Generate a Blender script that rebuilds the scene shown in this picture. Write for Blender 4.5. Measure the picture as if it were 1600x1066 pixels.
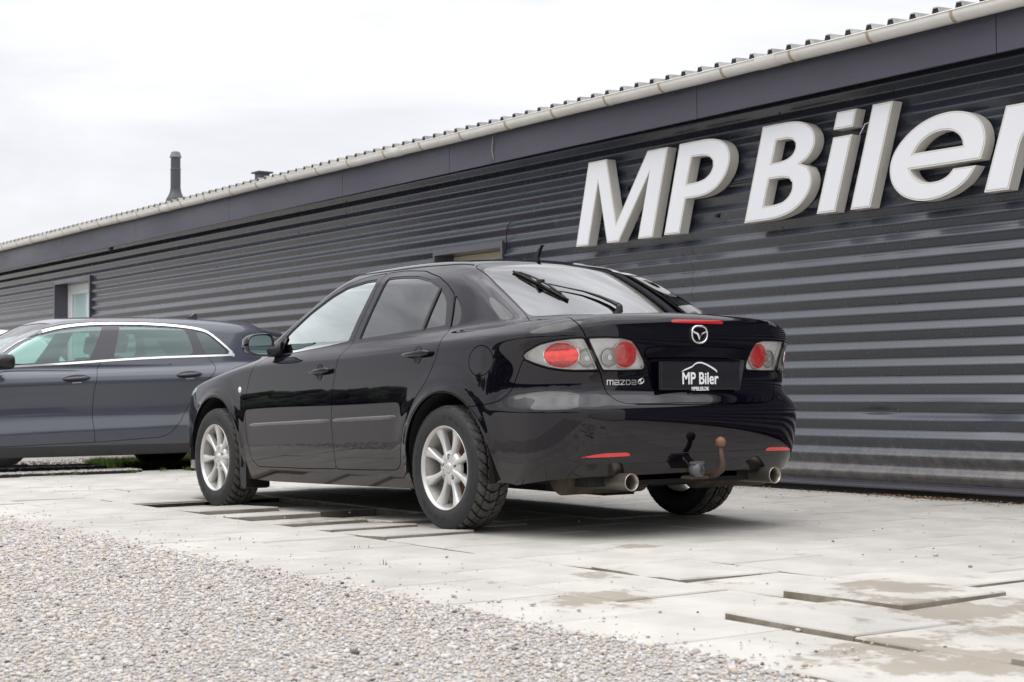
import bpy, bmesh, math, random
import numpy as np
from mathutils import Vector, Matrix

for o in list(bpy.data.objects):
    bpy.data.objects.remove(o)
scene = bpy.context.scene
random.seed(7); rng = np.random.default_rng(7)
rad = math.radians

# ---------------------------------------------------------------- camera
TH, PITCH, ROLL, FPX = rad(35.7), rad(1.82), rad(.355), 2450.
CAM = np.array([-6.568, 5.18, .70])
F0 = np.array([math.cos(TH), -math.sin(TH), 0.]); R0 = np.array([-math.sin(TH), -math.cos(TH), 0.]); U0 = np.array([0, 0, 1.])
CF = F0*math.cos(PITCH)+U0*math.sin(PITCH); CU1 = U0*math.cos(PITCH)-F0*math.sin(PITCH)
CR = R0*math.cos(ROLL)-CU1*math.sin(ROLL); CU = CU1*math.cos(ROLL)+R0*math.sin(ROLL)
cam_data = bpy.data.cameras.new('camera'); cam = bpy.data.objects.new('camera', cam_data)
scene.collection.objects.link(cam)
M = Matrix.Identity(4)
for i in range(3):
    M[i][0] = CR[i]; M[i][1] = CU[i]; M[i][2] = -CF[i]; M[i][3] = CAM[i]
cam.matrix_world = M
cam_data.sensor_width = 36; cam_data.lens = 36*FPX/1600
cam_data.clip_start = .05; cam_data.clip_end = 2000
cam_data.dof.use_dof = True; cam_data.dof.focus_distance = 7.9; cam_data.dof.aperture_fstop = 7.1
scene.camera = cam

# ---------------------------------------------------------------- world + sun
SUN_EL, SUN_ROT = rad(52), rad(200)
world = bpy.data.worlds.new('World'); scene.world = world; world.use_nodes = True
nt = world.node_tree; nt.nodes.clear()
def wn(t, **k):
    n = nt.nodes.new(t)
    for a, b in k.items(): setattr(n, a, b)
    return n
out = wn('ShaderNodeOutputWorld'); bg = wn('ShaderNodeBackground'); bg.inputs[1].default_value = .10
sky = wn('ShaderNodeTexSky', sky_type='NISHITA'); sky.sun_disc = False
sky.sun_elevation = SUN_EL; sky.sun_rotation = SUN_ROT
tc = wn('ShaderNodeTexCoord'); sep = wn('ShaderNodeSeparateXYZ'); nt.links.new(tc.outputs['Generated'], sep.inputs[0])
mapn = wn('ShaderNodeMapping'); mapn.inputs['Scale'].default_value = (1, 1, 3.2); nt.links.new(tc.outputs['Generated'], mapn.inputs[0])
noi = wn('ShaderNodeTexNoise'); noi.inputs['Scale'].default_value = 2.1; noi.inputs['Detail'].default_value = 6; noi.inputs['Roughness'].default_value = .55
noi.inputs['Distortion'].default_value = .4
nt.links.new(mapn.outputs[0], noi.inputs['Vector'])
cr = wn('ShaderNodeMapRange'); cr.inputs[1].default_value = .36; cr.inputs[2].default_value = .66; cr.inputs[3].default_value = .58; cr.inputs[4].default_value = 1.22
nt.links.new(noi.outputs['Fac'], cr.inputs[0])
mx = wn('ShaderNodeMath', operation='MAXIMUM'); nt.links.new(sep.outputs['Z'], mx.inputs[0]); mx.inputs[1].default_value = 0
pw = wn('ShaderNodeMath', operation='POWER'); nt.links.new(mx.outputs[0], pw.inputs[0]); pw.inputs[1].default_value = 2.1
grd = wn('ShaderNodeMath', operation='MULTIPLY_ADD'); nt.links.new(pw.outputs[0], grd.inputs[0]); grd.inputs[1].default_value = 23.; grd.inputs[2].default_value = 8.2
amp = wn('ShaderNodeMath', operation='MULTIPLY'); nt.links.new(grd.outputs[0], amp.inputs[0])
# clouds have less contrast near the bright horizon
mrc = wn('ShaderNodeMapRange'); mrc.inputs[1].default_value = 0; mrc.inputs[2].default_value = .35; mrc.inputs[3].default_value = .30; mrc.inputs[4].default_value = 1
nt.links.new(mx.outputs[0], mrc.inputs[0])
cm = wn('ShaderNodeMix', data_type='FLOAT'); cm.inputs[2].default_value = 1.0
nt.links.new(mrc.outputs[0], cm.inputs[0]); nt.links.new(cr.outputs[0], cm.inputs[3])
nt.links.new(cm.outputs[0], amp.inputs[1])
col = wn('ShaderNodeMix', data_type='RGBA', blend_type='MULTIPLY'); col.inputs[0].default_value = 1; col.inputs[6].default_value = (.985, .99, 1.03, 1)
nt.links.new(amp.outputs[0], col.inputs[7])
mix = wn('ShaderNodeMix', data_type='RGBA'); mix.inputs[0].default_value = .93
nt.links.new(sky.outputs[0], mix.inputs[6]); nt.links.new(col.outputs[2], mix.inputs[7])
nt.links.new(mix.outputs[2], bg.inputs[0]); nt.links.new(bg.outputs[0], out.inputs[0])
sun_d = bpy.data.lights.new('sun', 'SUN'); sun_d.energy = 1.3; sun_d.angle = rad(60); sun_d.color = (1, .96, .90)
sun = bpy.data.objects.new('sun', sun_d); scene.collection.objects.link(sun)
# the sun stands high, on the yard side of the building
sun_dir = Vector((.12, .55, 1.0)).normalized()
sun.rotation_euler = sun_dir.to_track_quat('Z', 'Y').to_euler()
sky.sun_elevation = math.asin(sun_dir.z); sky.sun_rotation = math.atan2(sun_dir.x, sun_dir.y)
vs = scene.view_settings; vs.view_transform = 'Standard'; vs.look = 'None'; vs.gamma = 1; vs.exposure = .18
try: vs.use_curve_mapping = False
except Exception: pass
scene.render.engine = 'CYCLES'
scene.cycles.max_bounces = 10; scene.cycles.transparent_max_bounces = 24
scene.cycles.glossy_bounces = 5

# ---------------------------------------------------------------- materials
def mat(name, base, rough=.5, metal=0., coat=0., var=0., vscale=8., bump=0., bscale=60., spec=.5, var2=None, rvar=0., obj_rand=0., coat_rough=.03, detail=5, stretch=(1,1,1), bdist=.01):
    m = bpy.data.materials.new(name); m.use_nodes = True; t = m.node_tree
    b = t.nodes['Principled BSDF']; b.inputs['Roughness'].default_value = rough; b.inputs['Metallic'].default_value = metal
    b.inputs['Coat Weight'].default_value = coat; b.inputs['Coat Roughness'].default_value = coat_rough
    b.inputs['Specular IOR Level'].default_value = spec
    c = (*base, 1); b.inputs['Base Color'].default_value = c
    if var or bump or rvar or obj_rand:
        tcn = t.nodes.new('ShaderNodeTexCoord'); mp = t.nodes.new('ShaderNodeMapping'); mp.inputs['Scale'].default_value = stretch
        t.links.new(tcn.outputs['Object'], mp.inputs[0])
    if var or obj_rand:
        n = t.nodes.new('ShaderNodeTexNoise'); n.inputs['Scale'].default_value = vscale; n.inputs['Detail'].default_value = detail; n.inputs['Roughness'].default_value = .6
        t.links.new(mp.outputs[0], n.inputs['Vector'])
        mr = t.nodes.new('ShaderNodeMapRange'); mr.inputs[1].default_value = .3; mr.inputs[2].default_value = .7
        t.links.new(n.outputs['Fac'], mr.inputs[0])
        mi = t.nodes.new('ShaderNodeMix'); mi.data_type = 'RGBA'; t.links.new(mr.outputs[0], mi.inputs[0])
        c2 = var2 if var2 else tuple(x*(1-var) for x in base)
        c1 = base if var2 else tuple(min(1, x*(1+var*.6)) for x in base)
        mi.inputs[6].default_value = (*c1, 1); mi.inputs[7].default_value = (*c2, 1)
        res = mi.outputs[2]
        if obj_rand:
            oi = t.nodes.new('ShaderNodeObjectInfo'); m2 = t.nodes.new('ShaderNodeMapRange'); m2.inputs[3].default_value = 1-obj_rand; m2.inputs[4].default_value = 1+obj_rand*.6
            t.links.new(oi.outputs['Random'], m2.inputs[0]); m3 = t.nodes.new('ShaderNodeMix'); m3.data_type = 'RGBA'; m3.blend_type = 'MULTIPLY'; m3.inputs[0].default_value = 1
            t.links.new(res, m3.inputs[6]); t.links.new(m2.outputs[0], m3.inputs[7]); res = m3.outputs[2]
        t.links.new(res, b.inputs['Base Color'])
    if rvar:
        n = t.nodes.new('ShaderNodeTexNoise'); n.inputs['Scale'].default_value = vscale*.7; n.inputs['Detail'].default_value = 6
        t.links.new(mp.outputs[0], n.inputs['Vector'])
        mr = t.nodes.new('ShaderNodeMapRange'); mr.inputs[1].default_value = .35; mr.inputs[2].default_value = .65; mr.inputs[3].default_value = max(0, rough-rvar); mr.inputs[4].default_value = rough+rvar
        t.links.new(n.outputs['Fac'], mr.inputs[0]); t.links.new(mr.outputs[0], b.inputs['Roughness'])
    if bump:
        n = t.nodes.new('ShaderNodeTexNoise'); n.inputs['Scale'].default_value = bscale; n.inputs['Detail'].default_value = 6
        t.links.new(mp.outputs[0], n.inputs['Vector'])
        bn = t.nodes.new('ShaderNodeBump'); bn.inputs['Strength'].default_value = bump; bn.inputs['Distance'].default_value = bdist
        t.links.new(n.outputs['Fac'], bn.inputs['Height']); t.links.new(bn.outputs[0], b.inputs['Normal'])
    return m

def glass(name, tint, ior=1.5, rough=.0, boost=1.0, gcol=(1, 1, 1)):
    """thin architectural / car glass: tinted see-through sheet with fresnel reflection"""
    m = bpy.data.materials.new(name); m.use_nodes = True; t = m.node_tree; t.nodes.clear()
    o = t.nodes.new('ShaderNodeOutputMaterial'); mx = t.nodes.new('ShaderNodeMixShader')
    tr = t.nodes.new('ShaderNodeBsdfTransparent'); tr.inputs[0].default_value = (*tint, 1)
    gl = t.nodes.new('ShaderNodeBsdfGlossy'); gl.inputs['Roughness'].default_value = rough; gl.inputs[0].default_value = (*gcol, 1)
    fr = t.nodes.new('ShaderNodeFresnel'); fr.inputs[0].default_value = ior
    ml = t.nodes.new('ShaderNodeMath'); ml.operation = 'MULTIPLY'; ml.inputs[1].default_value = boost; ml.use_clamp = True
    t.links.new(fr.outputs[0], ml.inputs[0]); t.links.new(ml.outputs[0], mx.inputs[0])
    t.links.new(tr.outputs[0], mx.inputs[1]); t.links.new(gl.outputs[0], mx.inputs[2]); t.links.new(mx.outputs[0], o.inputs[0])
    return m

# ---------------------------------------------------------------- object helpers
def link(o, parent=None):
    scene.collection.objects.link(o)
    if parent is not None: o.parent = parent
    return o
def thing(name, label, cat, loc=(0, 0, 0), rz=0., group=None):
    o = bpy.data.objects.new(name, None); o.empty_display_size = .2; link(o)
    o.location = loc; o.rotation_euler = (0, 0, rz); o['label'] = label; o['category'] = cat
    if group: o['group'] = group
    return o
def empty(name, parent, loc=(0, 0, 0), rot=(0, 0, 0)):
    o = bpy.data.objects.new(name, None); o.empty_display_size = .1; link(o, parent); o.location = loc; o.rotation_euler = rot
    return o
def mesh_data(name, V, F, mats, smooth=False, normals=None, mi=None):
    V = np.asarray(V, dtype=np.float32).reshape(-1, 3); me = bpy.data.meshes.new(name)
    if isinstance(F, np.ndarray):
        k = F.shape[1]; me.vertices.add(len(V)); me.vertices.foreach_set('co', V.ravel())
        me.loops.add(F.size); me.loops.foreach_set('vertex_index', F.ravel().astype(np.int32))
        me.polygons.add(len(F)); me.polygons.foreach_set('loop_start', np.arange(0, F.size, k, dtype=np.int32))
        me.update(calc_edges=True)
    else:
        me.from_pydata([tuple(map(float, v)) for v in V], [], [tuple(map(int, f)) for f in F]); me.update()
    for m_ in (mats if isinstance(mats, (list, tuple)) else [mats]): me.materials.append(m_)
    if mi is not None: me.polygons.foreach_set('material_index', np.asarray(mi, dtype=np.int32))
    if smooth is not False:
        if smooth is True: me.polygons.foreach_set('use_smooth', np.ones(len(me.polygons), dtype=bool))
        else: me.polygons.foreach_set('use_smooth', np.asarray(smooth, dtype=bool))
    if normals is not None: me.normals_split_custom_set_from_vertices(np.asarray(normals, dtype=np.float32))
    me.validate(verbose=False) if normals is None else None
    return me
def obj(name, me, parent=None, loc=None, rot=None):
    o = bpy.data.objects.new(name, me); link(o, parent)
    if loc is not None: o.location = loc
    if rot is not None: o.rotation_euler = rot
    return o
def tag(o, label=None, cat=None, group=None, kind=None):
    if label: o['label'] = label
    if cat: o['category'] = cat
    if group: o['group'] = group
    if kind: o['kind'] = kind
    return o
class MB:
    """collects simple shapes into one mesh"""
    def __init__(s): s.V = []; s.F = []; s.S = []; s.I = []
    def add(s, V, F, smooth=False, mi=0):
        b = len(s.V); s.V += [tuple(v) for v in V]; s.F += [tuple(i+b for i in f) for f in F]; s.S += [smooth]*len(F); s.I += [mi]*len(F); return s
    def box(s, lo, hi, mi=0, bev=0.):
        if bev > 0:
            bm = bmesh.new(); bmesh.ops.create_cube(bm, size=1)
            for v in bm.verts: v.co = Vector([lo[i]+(v.co[i]+.5)*(hi[i]-lo[i]) for i in range(3)])
            bmesh.ops.bevel(bm, geom=bm.edges[:], offset=bev, segments=2, affect='EDGES', profile=.6)
            bm.verts.index_update(); s.add([v.co[:] for v in bm.verts], [[v.index for v in f.verts] for f in bm.faces], False, mi); bm.free(); return s
        x0, y0, z0 = lo; x1, y1, z1 = hi
        return s.add([(x0,y0,z0),(x1,y0,z0),(x1,y1,z0),(x0,y1,z0),(x0,y0,z1),(x1,y0,z1),(x1,y1,z1),(x0,y1,z1)],
              [(0,3,2,1),(4,5,6,7),(0,1,5,4),(1,2,6,5),(2,3,7,6),(3,0,4,7)], False, mi)
    def tube(s, pts, r, n=8, mi=0, cap=True, up=(0, 0, 1)):
        P = [Vector(p) for p in pts]; R = r if isinstance(r, (list, tuple)) else [r]*len(P); rings = []; b = len(s.V)
        for i, p in enumerate(P):
            d = (P[min(i+1, len(P)-1)]-P[max(i-1, 0)]).normalized()
            u = Vector(up); 
            if abs(u.dot(d)) > .95: u = Vector((1, 0, 0)) if abs(d.x) < .9 else Vector((0, 1, 0))
            a = d.cross(u).normalized(); c = a.cross(d).normalized()
            rings.append([p+(a*math.cos(2*math.pi*k/n)+c*math.sin(2*math.pi*k/n))*R[i] for k in range(n)])
        V = [tuple(v) for q in rings for v in q]; F = []
        for i in range(len(P)-1):
            for k in range(n): F.append((i*n+k, i*n+(k+1) % n, (i+1)*n+(k+1) % n, (i+1)*n+k))
        s.add(V, F, True, mi)
        if cap:
            m = len(P)-1; s.F.append(tuple(b+k for k in reversed(range(n)))); s.S.append(False); s.I.append(mi)
            s.F.append(tuple(b+m*n+k for k in range(n))); s.S.append(False); s.I.append(mi)
        return s
    def lathe(s, prof, n=48, axis='y', c=(0, 0, 0), mi=0, smooth=True):
        """prof: (radius, along) pairs turned round an axis"""
        V = []; F = []
        for (r, t) in prof:
            for k in range(n):
                a = 2*math.pi*k/n; u, w = r*math.cos(a), r*math.sin(a)
                V.append({'y': (c[0]+u, c[1]+t, c[2]+w), 'z': (c[0]+u, c[1]+w, c[2]+t), 'x': (c[0]+t, c[1]+u, c[2]+w)}[axis])
        for i in range(len(prof)-1):
            for k in range(n): F.append((i*n+k, i*n+(k+1) % n, (i+1)*n+(k+1) % n, (i+1)*n+k))
        return s.add(V, F, smooth, mi)
    def prism(s, poly, h0, h1, axis='y', mi=0, mi_side=None, holes=()):
        """extrude an outline (with holes) given in the plane square to axis"""
        bm = bmesh.new(); loops = [poly]+list(holes); rings = []
        def P(q, h): return {'y': (q[0], h, q[1]), 'z': (q[0], q[1], h), 'x': (h, q[0], q[1])}[axis]
        es = []
        for lp in loops:
            vs = [bm.verts.new(P(q, h1)) for q in lp]; rings.append(vs)
            es += [bm.edges.new((vs[i], vs[(i+1) % len(vs)])) for i in range(len(vs))]
        bmesh.ops.triangle_fill(bm, use_beauty=True, edges=es)
        top = list(bm.faces); bm.verts.index_update()
        V = [v.co[:] for v in bm.verts]; F = [[v.index for v in f.verts] for f in top]
        if not F: bm.free(); return s
        nrm = Vector((0, 0, 0))
        for f in top: f.normal_update()
        ax = {'x': 0, 'y': 1, 'z': 2}[axis]; sg = 1 if h1 > h0 else -1
        F = [f if top[i].normal[ax]*sg > 0 else f[::-1] for i, f in enumerate(F)]
        s.add(V, F, False, mi)
        n = len(V); Vb = [list(v) for v in V]
        for v in Vb: v[ax] = h0
        s.add(Vb, [f[::-1] for f in F], False, mi if mi_side is None else mi_side)
        for vs in rings:
            m = len(vs); T = [v.co[:] for v in vs]; B = [list(v.co) for v in vs]
            for v in B: v[ax] = h0
            s.add(T+B, [(i, (i+1) % m, m+(i+1) % m, m+i) for i in range(m)], False, mi if mi_side is None else mi_side)
        bm.free(); return s
    def data(s, name, mats, fixn=False):
        me = mesh_data(name, s.V, s.F, mats, smooth=s.S, mi=s.I)
        if fixn:
            bm = bmesh.new(); bm.from_mesh(me); bmesh.ops.recalc_face_normals(bm, faces=bm.faces[:]); bm.to_mesh(me); bm.free()
        return me
    def build(s, name, mats, parent=None, loc=None, rot=None, fixn=False):
        return obj(name, s.data(name, mats, fixn), parent, loc, rot)
def text_mesh(body, size, extrude, offset=0., shear=0., sx=1.):
    cu = bpy.data.curves.new('lettering', 'FONT'); cu.body = body; cu.size = size; cu.extrude = extrude; cu.offset = offset; cu.shear = shear
    cu.align_x = 'CENTER'; cu.align_y = 'CENTER'; cu.resolution_u = 4
    o = bpy.data.objects.new('lettering', cu); scene.collection.objects.link(o); bpy.context.view_layer.update()
    dg = bpy.context.evaluated_depsgraph_get(); me = bpy.data.meshes.new_from_object(o.evaluated_get(dg)); bpy.data.objects.remove(o)
    return me
def copy_tree(o, parent=None, swap=None):
    c = o.copy(); scene.collection.objects.link(c); c.parent = parent
    if swap and c.type == 'MESH':
        for i, sl in enumerate(c.material_slots):
            k = sl.material.name if sl.material else ''
            if k in swap: sl.link = 'OBJECT'; sl.material = swap[k]
    for ch in list(o.children): copy_tree(ch, c, swap)
    return c
# ---------------------------------------------------------------- numpy tools
def spl(xs, ys):
    """natural cubic spline with linear extrapolation"""
    x = np.array(xs, float); y = np.array(ys, float)
    o = np.argsort(x); x = x[o]; y = y[o]; n = len(x); h = np.diff(x)
    A = np.zeros((n, n)); r = np.zeros(n); A[0, 0] = A[-1, -1] = 1
    for i in range(1, n-1):
        A[i, i-1] = h[i-1]; A[i, i] = 2*(h[i-1]+h[i]); A[i, i+1] = h[i]
        r[i] = 6*((y[i+1]-y[i])/h[i]-(y[i]-y[i-1])/h[i-1])
    m = np.linalg.solve(A, r)
    s0 = (y[1]-y[0])/h[0]-h[0]*(2*m[0]+m[1])/6
    s1 = (y[-1]-y[-2])/h[-1]+h[-1]*(2*m[-1]+m[-2])/6
    def f(t):
        t = np.asarray(t, float); tc = np.clip(t, x[0], x[-1])
        i = np.clip(np.searchsorted(x, tc)-1, 0, n-2); H = h[i]
        a = (x[i+1]-tc)/H; b = (tc-x[i])/H
        v = a*y[i]+b*y[i+1]+((a**3-a)*m[i]+(b**3-b)*m[i+1])*H*H/6
        return v+np.where(t < x[0], (t-x[0])*s0, 0)+np.where(t > x[-1], (t-x[-1])*s1, 0)
    return f

def rmax(a, b, r, p=2.25):
    """rounded intersection of two half spaces"""
    u = np.maximum(a+r, 0); v = np.maximum(b+r, 0)
    return np.where((u > 0) & (v > 0), (u**p+v**p+1e-12)**(1/p)-r, np.maximum(a, b))

def smin(a, b, k):
    h = np.maximum(k-np.abs(a-b), 0)/k
    return np.minimum(a, b)-h*h*h*k/6

class CarShape:
    """implicit body: lower tub joined to a greenhouse"""
    def __init__(s, d):
        s.d = d
        for k in ('W', 'ZC', 'SH', 'H', 'HK', 'REAR', 'B', 'ROOF', 'TUCK'):
            setattr(s, k, spl(*d[k]))
    def __call__(s, P):
        d = s.d
        x, y, z = P[..., 0], np.abs(P[..., 1]), P[..., 2]
        W = s.W(x)+s.SH(z-s.ZC(x))
        for (ax, az, ar, am) in d['arch']:
            q = np.hypot(x-ax, z-az)
            W = W+am*np.exp(-((q-ar)/.034)**2)*np.clip((z-.22)/.2, 0, 1)
            W = W+am*.45*np.exp(-((q-ar-.06)/.05)**2)*np.clip((z-.3)/.2, 0, 1)
        tx = np.clip((-.30-x)/.36, 0, 1); tx = tx*tx*(3-2*tx)
        W = W-tx*s.TUCK(z)
        side = y-W
        top = z-(s.H(x)-s.HK(x)*y*y)
        rear = (s.REAR(z)+d['rk']*y*y)-x
        front = x-(d['fx']-d['fk']*y*y-d['fz']*np.maximum(z-.45, 0)**2)
        L = rmax(side, rear, d['rr'], 2.4)
        L = rmax(L, front, .42, 2.4)
        rt = d['rt']
        L = rmax(L, top, rt, 2.2)
        L = np.maximum(L, d['zb']-z)
        # greenhouse
        g = y-(s.B(x)-d['tum']*np.maximum(z-1.0, -.01)-d['tq']*np.maximum(z-1.0, 0)**2)
        roof = z-(s.ROOF(x)-d['ck']*y*y)
        x0, z0, sl, c = d['ws']
        ws = (z-z0-(x0-x-c*y*y)*sl)/math.sqrt(1+sl*sl)
        x0, z0, sl, c, q = d['rg']
        rg = (z-z0-(x-x0-c*y*y)*sl-q*(x-x0)**2)/math.sqrt(1+sl*sl)
        U = rmax(g, roof, d['rail'], 2.2)
        U = rmax(U, ws, .05, 2.2)
        U = rmax(U, rg, d['rgr'], 2.2)
        U = np.maximum(U, .85-z)
        return smin(L, U, d['k'])

def grad(f, P, e=8e-4):
    g = np.empty_like(P)
    for a in range(3):
        D = np.zeros(3); D[a] = e
        g[:, a] = (f(P+D)-f(P-D))/(2*e)
    return g

MAZ = dict(
    W=([3.7, 3.3, 2.9, 2.6, 2.2, 1.2, .4, 0, -.4, -.7, -1.0],
       [.80, .84, .868, .878, .882, .886, .886, .882, .868, .842, .80]),
    ZC=([3.5, 2.6, 2.0, 1.0, .4, -.2, -.8], [.74, .82, .86, .89, .915, .94, .955]),
    SH=([-.75, -.60, -.45, -.30, -.15, -.05, -.02, 0, .016, .05, .10, .15, .25],
        [-.056, -.026, -.009, -.001, -.0035, -.011, -.0135, -.017, -.024, -.050, -.087, -.126, -.21]),
    H=([3.55, 3.3, 3.0, 2.6, 2.3, 2.0, 1.5, .5, 0, -.45, -.7, -.86, -1.0],
       [.66, .765, .835, .905, .95, .985, 1.01, 1.035, 1.048, 1.060, 1.068, 1.076, 1.080]),
    HK=([3.5, 2.5, 1.5, 0, -.5, -.9], [.10, .09, .06, .06, .055, .055]),
    REAR=([.15, .25, .30, .36, .45, .55, .60, .617, .635, .665, .69, .71, .74, .80, .88, .96, 1.02, 1.06, 1.12],
          [-.80, -.86, -.895, -.930, -.950, -.959, -.960, -.958, -.948, -.926, -.911, -.907, -.906, -.909, -.912, -.915, -.912, -.902, -.87]),
    B=([2.6, 2.3, 2.0, 1.5, 1.0, .5, .1, -.2, -.5, -.8],
       [.70, .76, .785, .797, .80, .797, .78, .75, .70, .64]),
    ROOF=([2.0, 1.5, 1.1, .8, .5, .2, -.1, -.4], [1.375, 1.428, 1.442, 1.443, 1.432, 1.408, 1.375, 1.335]),
    TUCK=([0, .5, .585, .608, .625, .66, .69, .71, .75, .82, .88, .95, 1.05, 1.2], [0, 0, .000, .002, .011, .038, .057, .062, .061, .052, .038, .012, 0, 0]),
    arch=[(0, .32, .375, .012), (2.675, .315, .365, .012)],
    rk=.12, fx=3.63, fk=.30, fz=.55, rr=.26, rt=.06, zb=.12,
    tum=.44, tq=.25, ck=.13, rail=.11, ws=(2.45, .975, .50, .50), rg=(-.49, 1.05, .64, .27, -.17), rgr=.05, k=.05)
GREY = dict(
    W=([3.6, 3.2, 2.8, 2.4, 2.0, 1.2, .4, 0, -.4, -.8], [.78, .85, .885, .895, .900, .900, .905, .905, .885, .82]),
    ZC=([3.5, 2.6, 2.0, 1.0, .4, -.2, -.8], [.74, .80, .83, .855, .87, .885, .90]),
    SH=([-.75, -.62, -.50, -.455, -.435, -.415, -.325, -.305, -.28, -.22, -.12, -.04, 0, .03, .08, .14, .22],
        [-.060, -.024, -.007, -.003, -.002, -.006, -.039, -.043, -.045, -.043, -.026, -.008, -.009, -.022, -.057, -.102, -.17]),
    H=([3.66, 3.3, 2.85, 2.4, 2.2, 1.6, .8, 0, -.5, -.8], [.70, .79, .87, .93, .955, .98, 1.0, 1.03, 1.05, 1.04]),
    HK=([3.5, 2.5, 1.5, 0, -.8], [.10, .08, .06, .05, .05]),
    REAR=([.15, .3, .45, .6, .75, .9, 1.0, 1.1], [-.80, -.85, -.88, -.89, -.885, -.865, -.845, -.80]),
    B=([2.6, 2.3, 2.0, 1.5, 1.0, .5, 0, -.3, -.6, -.9], [.70, .75, .775, .80, .81, .81, .805, .790, .765, .73]),
    ROOF=([2.0, 1.6, 1.2, .8, .4, 0, -.3, -.6, -.9], [1.330, 1.390, 1.425, 1.440, 1.442, 1.434, 1.418, 1.392, 1.35]),
    TUCK=([0, .5, .9, 1.2], [0, 0, 0, 0]),
    arch=[(0, .32, .37, .010), (2.80, .32, .37, .010)],
    rk=.10, fx=3.70, fk=.30, fz=.5, rr=.24, rt=.05, zb=.14,
    tum=.42, tq=.2, ck=.12, rail=.09, ws=(2.32, .97, .54, .20), rg=(-.90, 1.00, .95, .20, 0.), rgr=.04, k=.04)
# stance of the grey car: heading away from the wall, slightly turned
G_HX, G_HY = .0298, .9993
G_POS = (7.70, -1.20, -.05)
G_RZ = math.atan2(G_HY, G_HX)
# ---------------------------------------------------------------- implicit body -> mesh
def surface_nets(f, lo, hi, h):
    n = [int(math.ceil((hi[i]-lo[i])/h))+1 for i in range(3)]
    ax = [lo[i]+h*np.arange(n[i]) for i in range(3)]
    F = np.empty(n, np.float32)
    Y, Z = np.meshgrid(ax[1], ax[2], indexing='ij')
    for i in range(0, n[0], 24):
        xs = ax[0][i:i+24]; P = np.empty((len(xs),)+Y.shape+(3,)); P[..., 0] = xs[:, None, None]; P[..., 1] = Y; P[..., 2] = Z
        F[i:i+24] = f(P)
    I = F < 0
    cn = sum(I[a:n[0]-1+a, b:n[1]-1+b, c:n[2]-1+c].astype(np.int8) for a in (0, 1) for b in (0, 1) for c in (0, 1))
    act = np.argwhere((cn > 0) & (cn < 8)); idx = -np.ones(cn.shape, np.int64); idx[tuple(act.T)] = np.arange(len(act))
    acc = np.zeros((len(act), 3)); cnt = np.zeros(len(act))
    cs = [(a, b, c) for a in (0, 1) for b in (0, 1) for c in (0, 1)]
    for p in cs:
        for d in range(3):
            if p[d]: continue
            q = list(p); q[d] = 1
            fa = F[act[:, 0]+p[0], act[:, 1]+p[1], act[:, 2]+p[2]].astype(float); fb = F[act[:, 0]+q[0], act[:, 1]+q[1], act[:, 2]+q[2]].astype(float)
            m = (fa < 0) != (fb < 0); t = np.where(m, fa/np.where(m, fa-fb, 1), 0)
            pt = np.tile(np.array(p, float), (len(act), 1)); pt[:, d] += t; acc += pt*m[:, None]; cnt += m
    V = np.array(lo)+h*(act+acc/cnt[:, None]); Q = []
    for d in range(3):
        e = [slice(None)]*3; e2 = [slice(None)]*3; e[d] = slice(0, n[d]-1); e2[d] = slice(1, n[d])
        a, b = I[tuple(e)], I[tuple(e2)]; w = np.argwhere(a != b)
        u, v = (d+1) % 3, (d+2) % 3
        ok = (w[:, u] > 0) & (w[:, u] < n[u]-1) & (w[:, v] > 0) & (w[:, v] < n[v]-1); w = w[ok]
        def cell(du, dv):
            c = w.copy(); c[:, u] += du; c[:, v] += dv; return idx[tuple(c.T)]
        q = np.stack([cell(-1, -1), cell(0, -1), cell(0, 0), cell(-1, 0)], 1)
        flip = ~a[tuple(w.T)]; q[flip] = q[flip][:, ::-1]; Q.append(q)
    Q = np.concatenate(Q); Q = Q[(Q >= 0).all(1)]
    return V, Q
def project(f, V, it=3, lim=.02):
    for _ in range(it):
        g = grad(f, V); d = f(V)[:, None]*g/np.maximum((g*g).sum(1, keepdims=True), .1); l = np.linalg.norm(d, axis=1, keepdims=True)
        V = V-d*np.minimum(1, lim/np.maximum(l, 1e-9))
    return V
def unit(g): return g/np.maximum(np.linalg.norm(g, axis=1, keepdims=True), 1e-9)
def q2t(Q): return np.concatenate([Q[:, [0, 1, 2]], Q[:, [0, 2, 3]]])
def subdiv(V, T):
    E = np.concatenate([T[:, [0, 1]], T[:, [1, 2]], T[:, [2, 0]]]); E = np.sort(E, 1); key = E[:, 0]*len(V)+E[:, 1]
    u, first, inv = np.unique(key, return_index=True, return_inverse=True); inv = inv.reshape(-1)
    mid = (V[E[first, 0]]+V[E[first, 1]])/2; n = len(V); m = len(T); a, b, c = inv[:m]+n, inv[m:2*m]+n, inv[2*m:]+n
    return np.concatenate([V, mid]), np.concatenate([np.stack([T[:, 0], a, c], 1), np.stack([T[:, 1], b, a], 1), np.stack([T[:, 2], c, b], 1), np.stack([a, b, c], 1)])
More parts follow.
